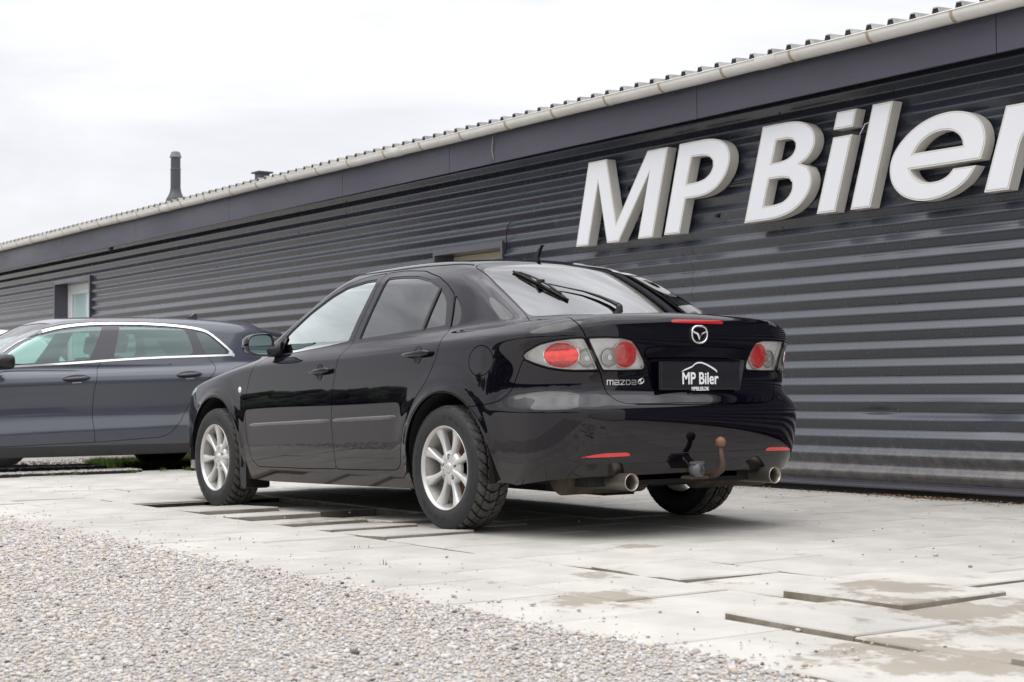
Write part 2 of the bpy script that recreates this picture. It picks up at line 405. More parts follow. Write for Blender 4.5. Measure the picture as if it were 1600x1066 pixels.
def cut(A, T, fn):
    """keep the part of the mesh (rows of A: position+normal) where fn(position) < 0"""
    if len(T) == 0: return A, T
    s = fn(A[:, :3]); k = s[T] < 0; c = k.sum(1); keep = T[c == 3]; new = []; out = [keep]; nA = len(A)
    for cnt in (1, 2):
        R = T[c == cnt]; kk = k[c == cnt]
        if not len(R): continue
        piv = np.argmax(kk if cnt == 1 else ~kk, 1); r = np.arange(len(R)); a, b, d = R[r, piv], R[r, (piv+1) % 3], R[r, (piv+2) % 3]
        def lerp(p, q):
            t = (s[p]/(s[p]-s[q]))[:, None]; return A[p]*(1-t)+A[q]*t
        n1 = lerp(a, b); n2 = lerp(a, d); i1 = nA+np.arange(len(R)); i2 = i1+len(R); nA += 2*len(R); new += [n1, n2]
        if cnt == 1: out.append(np.stack([a, i1, i2], 1))
        else: out += [np.stack([i1, b, d], 1), np.stack([i1, d, i2], 1)]
    A2 = np.concatenate([A]+new) if new else A; T2 = np.concatenate(out)
    used, inv = np.unique(T2, return_inverse=True)
    return A2[used], inv.reshape(T2.shape)
def weld(A, T):
    key = np.round(A[:, :3]*2e5).astype(np.int64); _, first, inv = np.unique(key, axis=0, return_index=True, return_inverse=True); inv = inv.reshape(-1)
    T = inv[T]; ok = (T[:, 0] != T[:, 1]) & (T[:, 1] != T[:, 2]) & (T[:, 2] != T[:, 0]); return A[first], T[ok]
def rim(A, T, depth, skip=None):
    """thin inward flange along every open border"""
    A, T = weld(A, T); E = np.concatenate([T[:, [0, 1]], T[:, [1, 2]], T[:, [2, 0]]]); S = np.sort(E, 1); key = S[:, 0]*len(A)+S[:, 1]
    u, first, cnt = np.unique(key, return_index=True, return_counts=True); B = E[first[cnt == 1]]
    B = B[~((np.abs(A[B[:, 0], 1]) < 2e-4) & (np.abs(A[B[:, 1], 1]) < 2e-4))]
    if skip is not None and len(B):
        B = B[~(skip(A[B[:, 0], :3]) & skip(A[B[:, 1], :3]))]
    if not len(B): return A, T, len(T)
    a, b = A[B[:, 0]], A[B[:, 1]]; nn = unit(a[:, 3:]+b[:, 3:]); t = unit(b[:, :3]-a[:, :3]); fn = np.cross(t, nn)
    def row(p, q): return np.concatenate([p, q], 1)
    r = [row(a[:, :3], fn), row(b[:, :3], fn), row(b[:, :3]-b[:, 3:]*depth, fn), row(a[:, :3]-a[:, 3:]*depth, fn)]
    n = len(A); m = len(B); i = np.arange(m); j = [n+i, n+m+i, n+2*m+i, n+3*m+i]
    F = np.concatenate([np.stack([j[1], j[0], j[3]], 1), np.stack([j[1], j[3], j[2]], 1)])
    return np.concatenate([A]+r), np.concatenate([T, F]), len(T)
def mirror(A, T):
    B = A.copy(); B[:, 1] *= -1; B[:, 4] *= -1; return B, T[:, ::-1].copy()
def both(A, T):
    B, U = mirror(A, T); return np.concatenate([A, B]), np.concatenate([T, U+len(A)])
def patch(name, A, T, m, parent, offset=0., depth=.012, sides='LR', skip=None, flange=True, rim_mat=None):
    """turn a cut piece of the half body into one object ('C' = mirrored across the middle) or a left and a right one"""
    if len(T) == 0: print('EMPTY', name); return []
    A = A.copy(); A[:, :3] += A[:, 3:]*offset; nt_ = None
    if flange: A, T, nt_ = rim(A, T, depth, skip)
    out = []
    jobs = {'C': [both(A, T)], 'LR': [(A, T), mirror(A, T)], 'L': [(A, T)], 'R': [mirror(A, T)]}[sides]
    for (P, U) in jobs:
        me = mesh_data(name, P[:, :3], U, m if rim_mat is None else [m, rim_mat], smooth=True, normals=P[:, 3:])
        if rim_mat is not None and nt_ is not None:
            k = np.zeros(len(U), dtype=np.int32)
            if sides == 'C': h = len(U)//2; k[nt_:h] = 1; k[h+nt_:] = 1
            else: k[nt_:] = 1
            me.polygons.foreach_set('material_index', k)
        out.append(obj(name, me, parent))
    return out
def smooth_poly(P, it=2, seg=.06):
    Q = []
    for i in range(len(P)):
        a, b = np.array(P[i], float), np.array(P[(i+1) % len(P)], float); n = max(1, int(np.ceil(np.linalg.norm(b-a)/seg)))
        Q += [a+(b-a)*k/n for k in range(n)]
    Q = np.array(Q)
    for _ in range(it):
        R = np.roll(Q, -1, 0); Q = np.stack([Q*.75+R*.25, Q*.25+R*.75], 1).reshape(-1, 2)
    return Q
def sdpoly(P, X, Y, margin=.06):
    """signed distance to a polygon, exact only near it (negative inside)"""
    P = np.asarray(P, float); lo = P.min(0)-margin; hi = P.max(0)+margin; r = np.full(len(X), margin)
    m = (X > lo[0]) & (X < hi[0]) & (Y > lo[1]) & (Y < hi[1])
    if not m.any(): return r
    x, y = X[m], Y[m]; d = np.full(len(x), 1e9); ins = np.zeros(len(x), bool)
    for i in range(len(P)):
        a, b = P[i], P[(i+1) % len(P)]; e = b-a; L = e@e
        if L < 1e-14: continue
        t = np.clip(((x-a[0])*e[0]+(y-a[1])*e[1])/L, 0, 1); d = np.minimum(d, (x-a[0]-t*e[0])**2+(y-a[1]-t*e[1])**2)
        c = ((a[1] > y) != (b[1] > y)); xi = a[0]+(y-a[1])*e[0]/(e[1] if abs(e[1]) > 1e-12 else 1e-12); ins ^= c & (x < xi)
    d = np.sqrt(d); r[m] = np.where(ins, -d, d); return r
def base_half(f, lo, hi, h):
    V, Q = surface_nets(f, lo, hi, h); V = project(f, V, 4); T = q2t(Q); V0, T0 = V, T
    V, T = subdiv(V, T); V = project(f, V, 2); N = unit(grad(f, V)); A = np.concatenate([V, N], 1)
    A0 = np.concatenate([V0, unit(grad(f, V0))], 1)
    A, T = cut(A, T, lambda P: -P[:, 1]); A[np.abs(A[:, 1]) < 1e-6, 4] = 0
    A0, T0 = cut(A0, T0, lambda P: -P[:, 1]); return A, T, A0, T0
class Height:
    """skin position looked up on a fine grid (solved once for all points together)"""
    def __init__(s, f, ax, a0, a1, b0, b1, lo, hi, h=.012):
        s.a0, s.b0, s.h = a0, b0, h; A_ = np.arange(a0, a1+h, h); B_ = np.arange(b0, b1+h, h); U_, V_ = np.meshgrid(A_, B_, indexing='ij'); s.n = U_.shape
        oth = [k for k in range(3) if k != ax]; P = np.zeros(U_.shape+(3,)); P[..., oth[0]] = U_; P[..., oth[1]] = V_
        L = np.full(U_.shape, float(lo)); H = np.full(U_.shape, float(hi))
        for _ in range(24):
            M_ = (L+H)/2; P[..., ax] = M_; q = f(P) < 0; L = np.where(q, M_, L); H = np.where(q, H, M_)
        s.g = L
    def __call__(s, a, b):
        u = min(max((a-s.a0)/s.h, 0), s.n[0]-1.001); v = min(max((b-s.b0)/s.h, 0), s.n[1]-1.001); i, j = int(u), int(v); u -= i; v -= j; g = s.g
        return float((g[i, j]*(1-v)+g[i, j+1]*v)*(1-u)+(g[i+1, j]*(1-v)+g[i+1, j+1]*v)*u)
HT = {}
def _ht(f, k):
    if (id(f), k) not in HT:
        HT[(id(f), k)] = (f, Height(f, *{'side': (1, -.9, 3.5, .15, 1.42, .3, 1.1), 'rear': (0, 0., .8, .25, 1.08, .0, -1.4), 'top': (2, -.95, 2.2, 0., .72, .75, 1.8)}[k]))
    return HT[(id(f), k)][1]
def on_side(f, x, z, y0=1.1): return _ht(f, 'side')(x, z)
def on_rear(f, y, z): return _ht(f, 'rear')(y, z)
def on_top(f, x, y): return _ht(f, 'top')(x, abs(y))
def nrm(f, p): return unit(grad(f, np.array([p], float)))[0]
# ---------------------------------------------------------------- shared car materials
M_paint = mat('black_paint', (.0030, .0021, .0054), .4, 0, 1.0, spec=.0, coat_rough=.015)
M_dark = mat('dark_underside', (.006, .006, .006), .8)
M_rubber = mat('tyre_rubber', (.010, .010, .011), .55, var=.4, vscale=14, bump=.12, bscale=220, bdist=.002)
M_groove_shade = mat('tread_groove_shade', (.006, .006, .006), .95)  # near-black colour paints shade into the grooves to strengthen the tread pattern
M_tread = mat('dusty_tread', (.085, .082, .076), .88, var=.6, vscale=22, bump=.2, bscale=180, bdist=.002)
M_trim = mat('black_trim', (.010, .010, .011), .38, spec=.4)
M_seal = mat('black_seal', (.008, .008, .009), .45)
M_alloy = mat('silver_alloy', (.60, .595, .58), .34, .5, .3, var=.08, vscale=10)
M_alloyin = mat('dark_inner_alloy', (.36, .345, .32), .55, .4, var=.3, vscale=12)  # darker alloy for the inner rim barrel and the clear lamp rings
M_rust = mat('rusty_steel', (.16, .075, .04), .8, .2, var=.5, vscale=25)
M_chrome = mat('chrome', (.72, .72, .72), .12, 1.)
M_steel = mat('exhaust_steel', (.46, .42, .365), .33, .85, var=.2, vscale=9)
M_muff = mat('old_muffler', (.085, .066, .048), .7, .4, var=.5, vscale=9)
M_red = mat('red_lens', (.70, .012, .008), .12, 0, 1., spec=.6)
M_redin = mat('red_reflector', (.82, .075, .065), .22, 0, 1., var=.35, vscale=34)
M_lamp = mat('lamp_housing_silver', (.96, .96, .95), .42, .0, .3, var=.12, vscale=34)
M_lampring = mat('lamp_ring', (.90, .90, .88), .2, .35)
M_white = mat('white_print', (.82, .82, .82), .45)
M_plate = mat('plate_black', (.014, .013, .017), .22, 0, .4)
M_seat = mat('seat_cloth', (.03, .03, .032), .9)
M_int = mat('interior_plastic', (.035, .035, .037), .7)
M_amber = mat('amber_bulb', (.55, .25, .08), .3)
G_clear = glass('lamp_lens', (.98, .98, .98), 1.5, boost=1.3)
G_front = glass('front_side_glass', (.66, .80, .76), 1.62, boost=3.9, gcol=(.93, 1, .98))
G_tint = glass('privacy_glass', (.05, .05, .055), 1.6, boost=1.8)
G_rear = glass('rear_glass', (.05, .055, .06), 1.58, boost=1.7)
G_wind = glass('windscreen_glass', (.72, .80, .78), 1.5)
M_mirror = mat('mirror_glass', (.30, .38, .39), .02, 1.)

# ---------------------------------------------------------------- wheel (local axis y, outside towards +y)
M_paint.node_tree.nodes['Principled BSDF'].inputs['Coat IOR'].default_value = 1.53
def add_dust(m, z0=.40, z1=.14, amt=.36, colr=(.10, .085, .065)):
    """road dust that thickens towards the bottom of the bodywork"""
    t = m.node_tree; b = t.nodes['Principled BSDF']; tcn = t.nodes.new('ShaderNodeTexCoord'); sp_ = t.nodes.new('ShaderNodeSeparateXYZ'); t.links.new(tcn.outputs['Object'], sp_.inputs[0])
    mr = t.nodes.new('ShaderNodeMapRange'); mr.inputs[1].default_value = z0; mr.inputs[2].default_value = z1; mr.inputs[3].default_value = 0; mr.inputs[4].default_value = 1; t.links.new(sp_.outputs['Z'], mr.inputs[0])
    n = t.nodes.new('ShaderNodeTexNoise'); n.inputs['Scale'].default_value = 7; n.inputs['Detail'].default_value = 9; n.inputs['Roughness'].default_value = .7; t.links.new(tcn.outputs['Object'], n.inputs['Vector'])
    n2 = t.nodes.new('ShaderNodeMapRange'); n2.inputs[1].default_value = .35; n2.inputs[2].default_value = .75; n2.inputs[3].default_value = .15; n2.inputs[4].default_value = amt; t.links.new(n.outputs['Fac'], n2.inputs[0])
    mu = t.nodes.new('ShaderNodeMath'); mu.operation = 'MULTIPLY'; t.links.new(mr.outputs[0], mu.inputs[0]); t.links.new(n2.outputs[0], mu.inputs[1])
    mi = t.nodes.new('ShaderNodeMix'); mi.data_type = 'RGBA'; mi.inputs[6].default_value = b.inputs['Base Color'].default_value[:]; mi.inputs[7].default_value = (*colr, 1); t.links.new(mu.outputs[0], mi.inputs[0]); t.links.new(mi.outputs[2], b.inputs['Base Color'])
    c = t.nodes.new('ShaderNodeMapRange'); c.inputs[3].default_value = .012; c.inputs[4].default_value = .30; t.links.new(mu.outputs[0], c.inputs[0]); t.links.new(c.outputs[0], b.inputs['Coat Roughness'])
add_dust(M_paint)
def spoke_poly(w0, w1, r0, r1, n=7):
    L = []; R = []
    for i in range(n+1):
        t = i/n; r = r0+(r1-r0)*t; w = w0*(1-t)**1.6*.9+w1*t**.9+.0*t+.018*(1-t)*t
        w = w0+(w1-w0)*(t**1.7)-.006*math.sin(math.pi*t)
        L.append((-w/2, r)); R.append((w/2, r))
    return L+R[::-1]
def make_wheel_meshes(R=.316, width=.205, rimR=.2115, nsp=8, style='mazda'):
    w = width/2; out = {}
    # tyre
    prof = [(rimR-.004, w-.018), (rimR+.002, w-.009), (rimR+.010, w-.0045), (rimR+.028, w+.0005), (rimR+.052, w+.002), (rimR+.068, w-.001), (R-.020, w-.006), (R-.011, w-.012)]
    m = MB(); m.lathe(prof, 96)
    m.lathe([(R-.011, -w+.012), (R-.02, -w+.006), (rimR+.045, -w), (rimR+.01, -w+.01), (rimR-.01, -w+.02)], 64)
    # raised ring and block lettering band on the side wall
    m.lathe([(rimR+.0155, w-.0065), (rimR+.0175, w-.0035), (rimR+.0205, w-.0025), (rimR+.0225, w-.0042)], 96)
    for k in range(26):
        a = k*2*math.pi/26; 
        if k % 13 in (4, 5, 6, 11, 12): continue
        for q in (-1, 0, 1):
            aa = a+q*.055; c, s_ = math.cos(aa), math.sin(aa); r = rimR+.046; tx, tz = -s_, c
            P = [(c*(r+dr)+tx*dt, w+.0015+dy, s_*(r+dr)+tz*dt) for dy in (0, .0012) for dr, dt in ((-.008, -.005), (-.008, .005), (.008, .005), (.008, -.005))]
            m.add(P, [(0, 3, 2, 1), (4, 5, 6, 7), (0, 1, 5, 4), (1, 2, 6, 5), (2, 3, 7, 6), (3, 0, 4, 7)])
    out['tyre_wall'] = m
    # tread with v shaped grooves as geometry
    NA, NW = 540, 34; V = []; F = []
    th = np.linspace(0, 2*np.pi, NA, endpoint=False); u = np.linspace(-1, 1, NW+1)
    A_, U_ = np.meshgrid(th, u, indexing='ij'); au = np.abs(U_)
    r = R-.009*np.maximum(au-.55, 0)**2/.2025-.002*au
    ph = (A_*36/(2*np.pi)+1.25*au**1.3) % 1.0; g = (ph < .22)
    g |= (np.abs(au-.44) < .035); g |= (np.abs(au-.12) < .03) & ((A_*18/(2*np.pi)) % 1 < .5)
    fine = ((A_*144/(2*np.pi)+3*au) % 1.0 < .22)
    r = r-.0095*g-.0020*(fine & ~g); Yc = U_*(w-.009)
    V = np.stack([r*np.cos(A_), Yc, r*np.sin(A_)], -1).reshape(-1, 3)
    i, j = np.meshgrid(np.arange(NA), np.arange(NW), indexing='ij'); a = i*(NW+1)+j; b = ((i+1) % NA)*(NW+1)+j
    F = np.stack([a, a+1, b+1, b], -1).reshape(-1, 4)
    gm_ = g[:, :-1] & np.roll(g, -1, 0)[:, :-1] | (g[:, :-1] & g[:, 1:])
    out['tread'] = mesh_data('tread', V, F, [M_tread, M_groove_shade], mi=gm_.reshape(-1).astype(np.int32))
    # rim barrel + lip
    m = MB(); y0 = w-.017
    m.lathe([(rimR-.004, y0+.008), (rimR-.0005, y0+.012), (rimR+.001, y0+.008), (rimR-.001, y0)], 72)
    m.lathe([(rimR-.004, y0+.008), (rimR-.009, y0+.003), (rimR-.012, y0-.006)], 72)
    m.lathe([(rimR-.012, y0-.006), (rimR-.016, y0-.016), (rimR-.022, y0-.035), (rimR-.026, y0-.08), (rimR-.03, -w+.03)], 72, mi=1)
    # spokes: dished towards the hub
    rs0, rs1 = .045, rimR-.006; n = 10
    for k in range(nsp):
        a = 2*math.pi*(k+.5)/nsp+.1; ca, sa = math.cos(a), math.sin(a); V = []
        for q in range(n+1):
            t = q/n; r_ = rs0+(rs1-rs0)*t; hw = (.030-.008*math.sin(math.pi*min(1, t*1.2)*.8)+.036*t**2.6)/2
            yo = y0-.014-.010*math.sin(math.pi*t*.85)+.016*t; rid = .007*(1-t*.6)
            for (s_, yy) in ((-hw, yo-.034), (-hw, yo-.006), (-hw*.72, yo), (0, yo+rid*.25), (hw*.72, yo), (hw, yo-.006), (hw, yo-.034)):
                V.append((ca*r_-sa*s_, yy, sa*r_+ca*s_))
        F = []
        for q in range(n):
            for e in range(6): F.append((q*7+e, (q+1)*7+e, (q+1)*7+e+1, q*7+e+1))
        m.add(V, F, True)
    yh = y0-.017
    m.lathe([(.092, yh-.03), (.088, yh-.012), (.078, yh-.004), (.060, yh), (.036, yh+.002), (.030, yh+.001)], 48)
    out['rim'] = m
    m = MB(); m.lathe([(.0001, yh+.0075), (.018, yh+.007), (.026, yh+.004), (.030, yh-.001), (.030, yh-.01)], 32)
    m.tube([(.013*math.cos(x), yh+.008, .011*math.sin(x)) for x in np.linspace(0, 2*math.pi, 17)], .0012, 6, cap=False)
    m.tube([(-.012, yh+.008, .004), (-.004, yh+.008, .002), (0, yh+.008, -.004), (.004, yh+.008, .002), (.012, yh+.008, .004)], .0012, 6)
    out['cap'] = m
    out['lug_y'] = yh
    m = MB(); m.lathe([(.0001, .0035), (.0055, .0035), (.007, .001), (.007, 0)], 6, smooth=False); m.lathe([(.0001, .0014), (.0118, .0014), (.0130, .0005), (.0130, -.002)], 20, mi=1); out['lug'] = m
    m = MB(); m.lathe([(.06, -.02), (.135, -.02), (.137, -.028), (.137, -.042), (.06, -.042)], 40)
    m.box((-.12, -.075, .03), (-.03, .012, .13), bev=.01); out['disc'] = m
    return out
WM = make_wheel_meshes()
W_tyre = WM['tyre_wall'].data('tyre', M_rubber); W_rim = WM['rim'].data('rim', [M_alloy, M_alloyin], True); W_cap = WM['cap'].data('hub_cap', M_alloy)
W_lug = WM['lug'].data('lug_nut', [M_steel, M_trim]); W_disc = WM['disc'].data('brake_disc', M_rust); W_tread = WM['tread']
def add_wheel(parent, x, y, z, left=True, spin=0., R=1.0, rimmesh=None):
    w = empty('wheel', parent, (x, y, z), (0, 0, 0 if left else math.pi)); w.scale = (R, 1, R)
    sp = spin
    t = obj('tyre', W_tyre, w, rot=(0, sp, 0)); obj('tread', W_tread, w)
    obj('rim', rimmesh or W_rim, w, rot=(0, sp, 0)); obj('hub_cap', W_cap, w)
    for k in range(5):
        a = 2*math.pi*k/5+.33; obj('lug_nut', W_lug, w, (.056*math.cos(a), WM['lug_y'], .056*math.sin(a)))
    obj('brake_disc', W_disc, w); return w

# ---------------------------------------------------------------- black hatchback
car = thing('hatchback_car', 'glossy black five-door hatchback with silver alloy wheels and a rusty tow ball', 'car')
SH = CarShape(MAZ)
import time; _t=time.time()
A, T, A0, T0 = base_half(SH, (-1.03, -.02, .13), (3.72, .94, 1.50), .0155)
XC, RS = -.45, .85
def s_of(P):
    x, y = P[:, 0], np.abs(P[:, 1]); return np.where(x >= XC, x, XC-(math.pi/2-np.arctan2(y, XC-x))*RS)
G = .0023
def c_arch(P):
    d = np.minimum(np.hypot(P[:, 0]-.0, P[:, 2]-.322)-.373, np.hypot(P[:, 0]-2.68, P[:, 2]-.305)-.368)
    return -np.where(np.abs(P[:, 1]) > .45, d, .1)
def c_bottom(P):
    s = s_of(P); return np.interp(s, [-1.79, -.93, -.74, -.53, -.45, .3, 1.94, 2.3, 3.0, 3.7], [.303, .297, .283, .252, .262, .197, .165, .17, .20, .20])-P[:, 2]
A, T = cut(A, T, c_bottom); A, T = cut(A, T, c_arch)
D = {
 'door_f': [(2.071, .911), (1.970, .925), (1.965, 1.012), (1.90, 1.070), (1.80, 1.145), (1.643, 1.240), (1.444, 1.322), (1.332, 1.348), (1.207, 1.366), (1.045, 1.370), (1.020, 1.209), (1.030, 1.058), (1.030, .968), (1.070, .922), (1.100, .862), (1.111, .803), (1.125, .745), (1.148, .544), (1.143, .463), (1.135, .270), (1.473, .260), (2.10, .249), (2.182, .291), (2.220, .423), (2.232, .556), (2.215, .715), (2.185, .804), (2.135, .865)],
 'door_r': [(1.045, 1.370), (.847, 1.371), (.617, 1.354), (.413, 1.306), (.291, 1.258), (.195, 1.204), (.143, 1.116), (.105, 1.024), (.100, 1.010), (.062, .943), (.085, .870), (.144, .770), (.190, .722), (.310, .620), (.389, .500), (.421, .410), (.449, .315), (.490, .288), (.833, .276), (1.135, .270), (1.143, .463), (1.148, .544), (1.125, .745), (1.111, .803), (1.100, .862), (1.070, .922), (1.030, .968), (1.030, 1.058), (1.020, 1.209)],
 'win_f': [(1.857, .922), (1.925, .935), (1.930, .998), (1.868, 1.060), (1.700, 1.175), (1.526, 1.262), (1.383, 1.313), (1.194, 1.336), (1.088, 1.338), (1.066, 1.300), (1.068, 1.197), (1.076, 1.092), (1.082, .975), (1.370, .951), (1.728, .927)],
 'win_r': [(.972, .984), (.968, 1.123), (.966, 1.239), (.972, 1.338), (.901, 1.340), (.811, 1.339), (.648, 1.329), (.494, 1.300), (.352, 1.250), (.285, 1.215), (.225, 1.165), (.185, 1.10), (.150, 1.032), (.340, 1.019), (.641, 1.001)],
 'quarter': [(.178, 1.196), (.129, 1.165), (.086, 1.130), (.055, 1.083), (.048, 1.052), (.056, 1.036), (.104, 1.028), (.130, 1.10)],
 'lamp_o': [(-.573, .865), (-.601, .885), (-.693, .918), (-.776, .934), (-.858, .944), (-.912, .946), (-.945, .870), (-.975, .792), (-.858, .791), (-.799, .795), (-.726, .806), (-.649, .826), (-.590, .845)],
 'lamp_i': [(-.925, .946), (-1.017, .949), (-1.100, .948), (-1.160, .936), (-1.201, .894), (-1.238, .844), (-1.250, .811), (-1.231, .793), (-1.100, .790), (-.992, .790), (-.955, .870)],
 'refl': [(-.890, .387), (-.945, .399), (-1.009, .4075), (-1.124, .409), (-1.146, .400), (-1.140, .391), (-.980, .388)],
 'bumper': [(-.200, .620), (-.380, .639), (-.445, .654), (-.498, .697), (-.575, .845), (-.59, .845), (-.649, .822), (-.726, .802), (-.799, .791), (-.858, .787), (-.985, .787), (-1.055, .72), (-1.095, .675), (-1.15, .638), (-1.20, .632), (-1.9, .630), (-1.9, .1), (-.3, .1), (-.2, .4)],
 'tg': [(.215, -.2), (.215, 0), (.232, .358), (.250, .465), (.240, .510), (.199, .544), (-.045, .591), (-.212, .609), (-.35, .622), (-.42, .640), (-.6, .662), (-.80, .674), (-.845, .676), (-.900, .668), (-.964, .651), (-1.153, .574), (-1.216, .556), (-1.27, .541), (-1.33, .506), (-1.357, .455), (-1.372, .28), (-1.378, 0), (-1.378, -.2)],
 'rg': [(.145, -.2), (.145, 0), (.15, .41), (.155, .525), (.12, .556), (-.045, .583), (-.212, .601), (-.335, .613), (-.372, .598), (-.385, .54), (-.402, .43), (-.44, .2), (-.455, 0), (-.455, -.2)],
 'wind': [(2.40, -.2), (2.40, 0), (2.36, .25), (2.27, .50), (2.155, .68), (2.11, .705), (2.0, .690), (1.75, .635), (1.52, .575), (1.46, .545), (1.50, .47), (1.58, .25), (1.605, 0), (1.605, -.2)],
 'hood': [(3.43, -.2), (3.43, 0), (3.40, .25), (3.30, .45), (3.17, .62), (2.95, .735), (2.7, .755), (2.4, .765), (2.22, .762), (2.16, .735), (2.20, .70), (2.31, .50), (2.40, .25), (2.44, 0), (2.44, -.2)],
 'fbump': [(4, .66), (3.6, .655), (3.2, .66), (3.08, .60), (3.03, .50), (2.95, .40), (2.9, .1), (4, .1)],
 'hlamp': [(3.02, .725), (3.12, .76), (3.3, .755), (3.6, .715), (3.9, .70), (3.9, .665), (3.5, .66), (3.2, .665), (3.06, .69)],
 'flap': [(-.298+.093*math.cos(a), .847+.0745*math.sin(a)) for a in np.linspace(0, 2*math.pi, 36, endpoint=False)],
 'third': [(-.3, 1.0215), (-.16, 1.0215), (.16, 1.0215), (.176, 1.030), (.15, 1.039), (-.15, 1.041), (-.3, 1.041)],
 'recess': [(-.4, .696), (.262, .696), (.286, .700), (.305, .76), (.322, .845), (.30, .852), (0, .856), (-.4, .856)],
 'garnish': [(-.4, .8565), (0, .8565), (.30, .8525), (.324, .846), (.334, .880), (.328, .896), (.30, .904), (0, .912), (-.4, .912)],
}
for k in D:
    if k in ('flap',): D[k] = np.array(D[k])
    else: D[k] = smooth_poly(D[k], 2, .035 if k in ('lamp_o', 'lamp_i', 'refl', 'third', 'recess', 'garnish', 'quarter') else .05)
def sd(key, mode, cond=None, extra=0.):
    P_ = D[key]
    def f(P):
        if mode == 'xz': u, v = P[:, 0], P[:, 2]
        elif mode == 'sz': u, v = s_of(P), P[:, 2]
        elif mode == 'yz': u, v = np.abs(P[:, 1]), P[:, 2]
        elif mode == 'wy': u, v = P[:, 0]-np.maximum(1.07-P[:, 2], 0), np.abs(P[:, 1])
        else: u, v = P[:, 0], np.abs(P[:, 1])
        d = sdpoly(P_, u, v)
        if cond is not None: d = np.where(cond(P), d, .06)
        return d+extra
    return f
c_y = lambda P: np.abs(P[:, 1]) > .40
c_rear = lambda P: P[:, 0] < -.7
c_top = lambda P: P[:, 2] > .70
c_rr = lambda P: P[:, 0] < .4
S = {k: sd(k, m, c) for k, m, c in [('door_f', 'xz', c_y), ('door_r', 'xz', c_y), ('win_f', 'xz', c_y), ('win_r', 'xz', c_y), ('quarter', 'xz', c_y), ('lamp_o', 'sz', lambda P: P[:, 0] < -.3), ('lamp_i', 'sz', lambda P: P[:, 0] < -.3),
     ('refl', 'sz', lambda P: P[:, 0] < -.3), ('bumper', 'sz', lambda P: P[:, 0] < .2), ('tg', 'wy', c_rr), ('rg', 'wy', c_rr), ('wind', 'xy', lambda P: P[:, 2] > .9), ('hood', 'xy', c_top),
     ('fbump', 'xz', lambda P: P[:, 0] > 2.5), ('hlamp', 'xz', lambda P: P[:, 0] > 2.5), ('flap', 'xz', c_y), ('third', 'yz', c_rear), ('recess', 'yz', c_rear), ('garnish', 'yz', c_rear)]}
def inside(k, g=G): return lambda P: S[k](P)+g
def outside(k, g=G): return lambda P: g-S[k](P)
def region(*fns, src=None):
    a, t = (A, T) if src is None else src
    for fn in fns: a, t = cut(a, t, fn)
    return a, t
arch_skip = lambda P: np.zeros(len(P), bool)
# shell that remains: roof, pillars, quarter panels, sills and front wings
rest = region(outside('door_f'), outside('door_r'), outside('quarter'), outside('lamp_o'), outside('bumper'), outside('tg'), outside('wind'), outside('hood'), outside('fbump'), outside('hlamp'), outside('flap'))
FEND = lambda P: 2.18-P[:, 0]+.0*P[:, 1]
def c_fender(P): return np.where((P[:, 0] > 2.05) & (P[:, 2] < .93), 2.16-P[:, 0], .05)
patch('body', *rest, M_paint, car, sides='C', depth=.022)
df = region(inside('door_f'), outside('win_f', 0)); patch('front_door', *df, M_paint, car)
dr = region(inside('door_r'), outside('door_f'), outside('win_r', 0), outside('quarter')); patch('rear_door', *dr, M_paint, car)
doors = [o for o in car.children if o.name.startswith(('front_door', 'rear_door'))]
doors_f = doors[:2]; doors_r = doors[2:]
# windows: a black rubber seal ring with the pane inside it
ins = .010
for key, drs, gm in (('win_f', doors_f, G_front), ('win_r', doors_r, G_tint)):
    ring = region(inside(key, -.004), outside(key, -ins)); pane = region(inside(key, ins-.002))
    if key == 'win_r':      # fixed pane behind the upright divider bar
        bar = lambda P: np.abs((P[:, 0]-.352)*1.0-(P[:, 2]-1.1)*.01)-.010
        barp = region(inside(key, 0), lambda P: bar(P)-.001)
    for side in (0, 1):
        sd_ = 'LR'[side]; P_ = drs[side]
        patch('window_seal', *ring, M_seal, P_, offset=-.003, sides=sd_, flange=False)
        for o_ in patch('window', *pane, gm, P_, offset=-.006, sides=sd_, flange=False): pass
        if key == 'win_r': patch('window_divider', *barp, M_seal, P_, offset=.001, depth=.008, sides=sd_)
patch('quarter_trim', *region(inside('quarter'), outside('door_r')), mat('gloss_quarter_trim', (.012, .011, .013), .3, 0, .6), car, offset=-.004, flange=False)
patch('quarter_backing', *region(inside('quarter', -.004)), M_seal, car, offset=-.012, flange=False)
patch('windscreen', *region(inside('wind', -.003)), G_wind, car, offset=-.006, sides='C', flange=False)
patch('bonnet', *region(inside('hood')), M_paint, car, sides='C')
patch('fuel_flap', *region(inside('flap')), M_paint, car, sides='L')
patch('fuel_flap_blank', *region(inside('flap', 0)), M_paint, car, sides='R', flange=False)[0].name = 'quarter_infill'
rb = region(inside('bumper'), outside('lamp_o'), outside('lamp_i'), outside('tg'), outside('refl', 0)); bump = patch('rear_bumper', *rb, M_paint, car, sides='C', depth=.03)[0]
patch('reflector', *region(inside('refl', 0)), M_red, bump, offset=-.001, depth=.006)
patch('front_bumper', *region(inside('fbump'), outside('hlamp')), M_paint, car, sides='C')
patch('headlamp', *region(inside('hlamp')), mat('headlamp_lens', (.6, .6, .58), .1, .4, 1.), car)
tgr = region(inside('tg'), outside('rg', 0), outside('lamp_i'), outside('third', 0), outside('recess', 0), outside('garnish'))
tail = patch('tailgate', *tgr, M_paint, car, sides='C', depth=.035)[0]
patch('rear_window', *region(inside('tg'), inside('rg', .001)), G_rear, tail, offset=.001, sides='C', depth=.004)
patch('third_brake_light', *region(inside('third', 0)), mat('brake_light_red', (.42, .01, .015), .2, 0, 1.), tail, offset=.001, sides='C', depth=.01)
patch('handle_garnish', *region(inside('garnish')), M_paint, tail, offset=.004, sides='C', depth=.03)
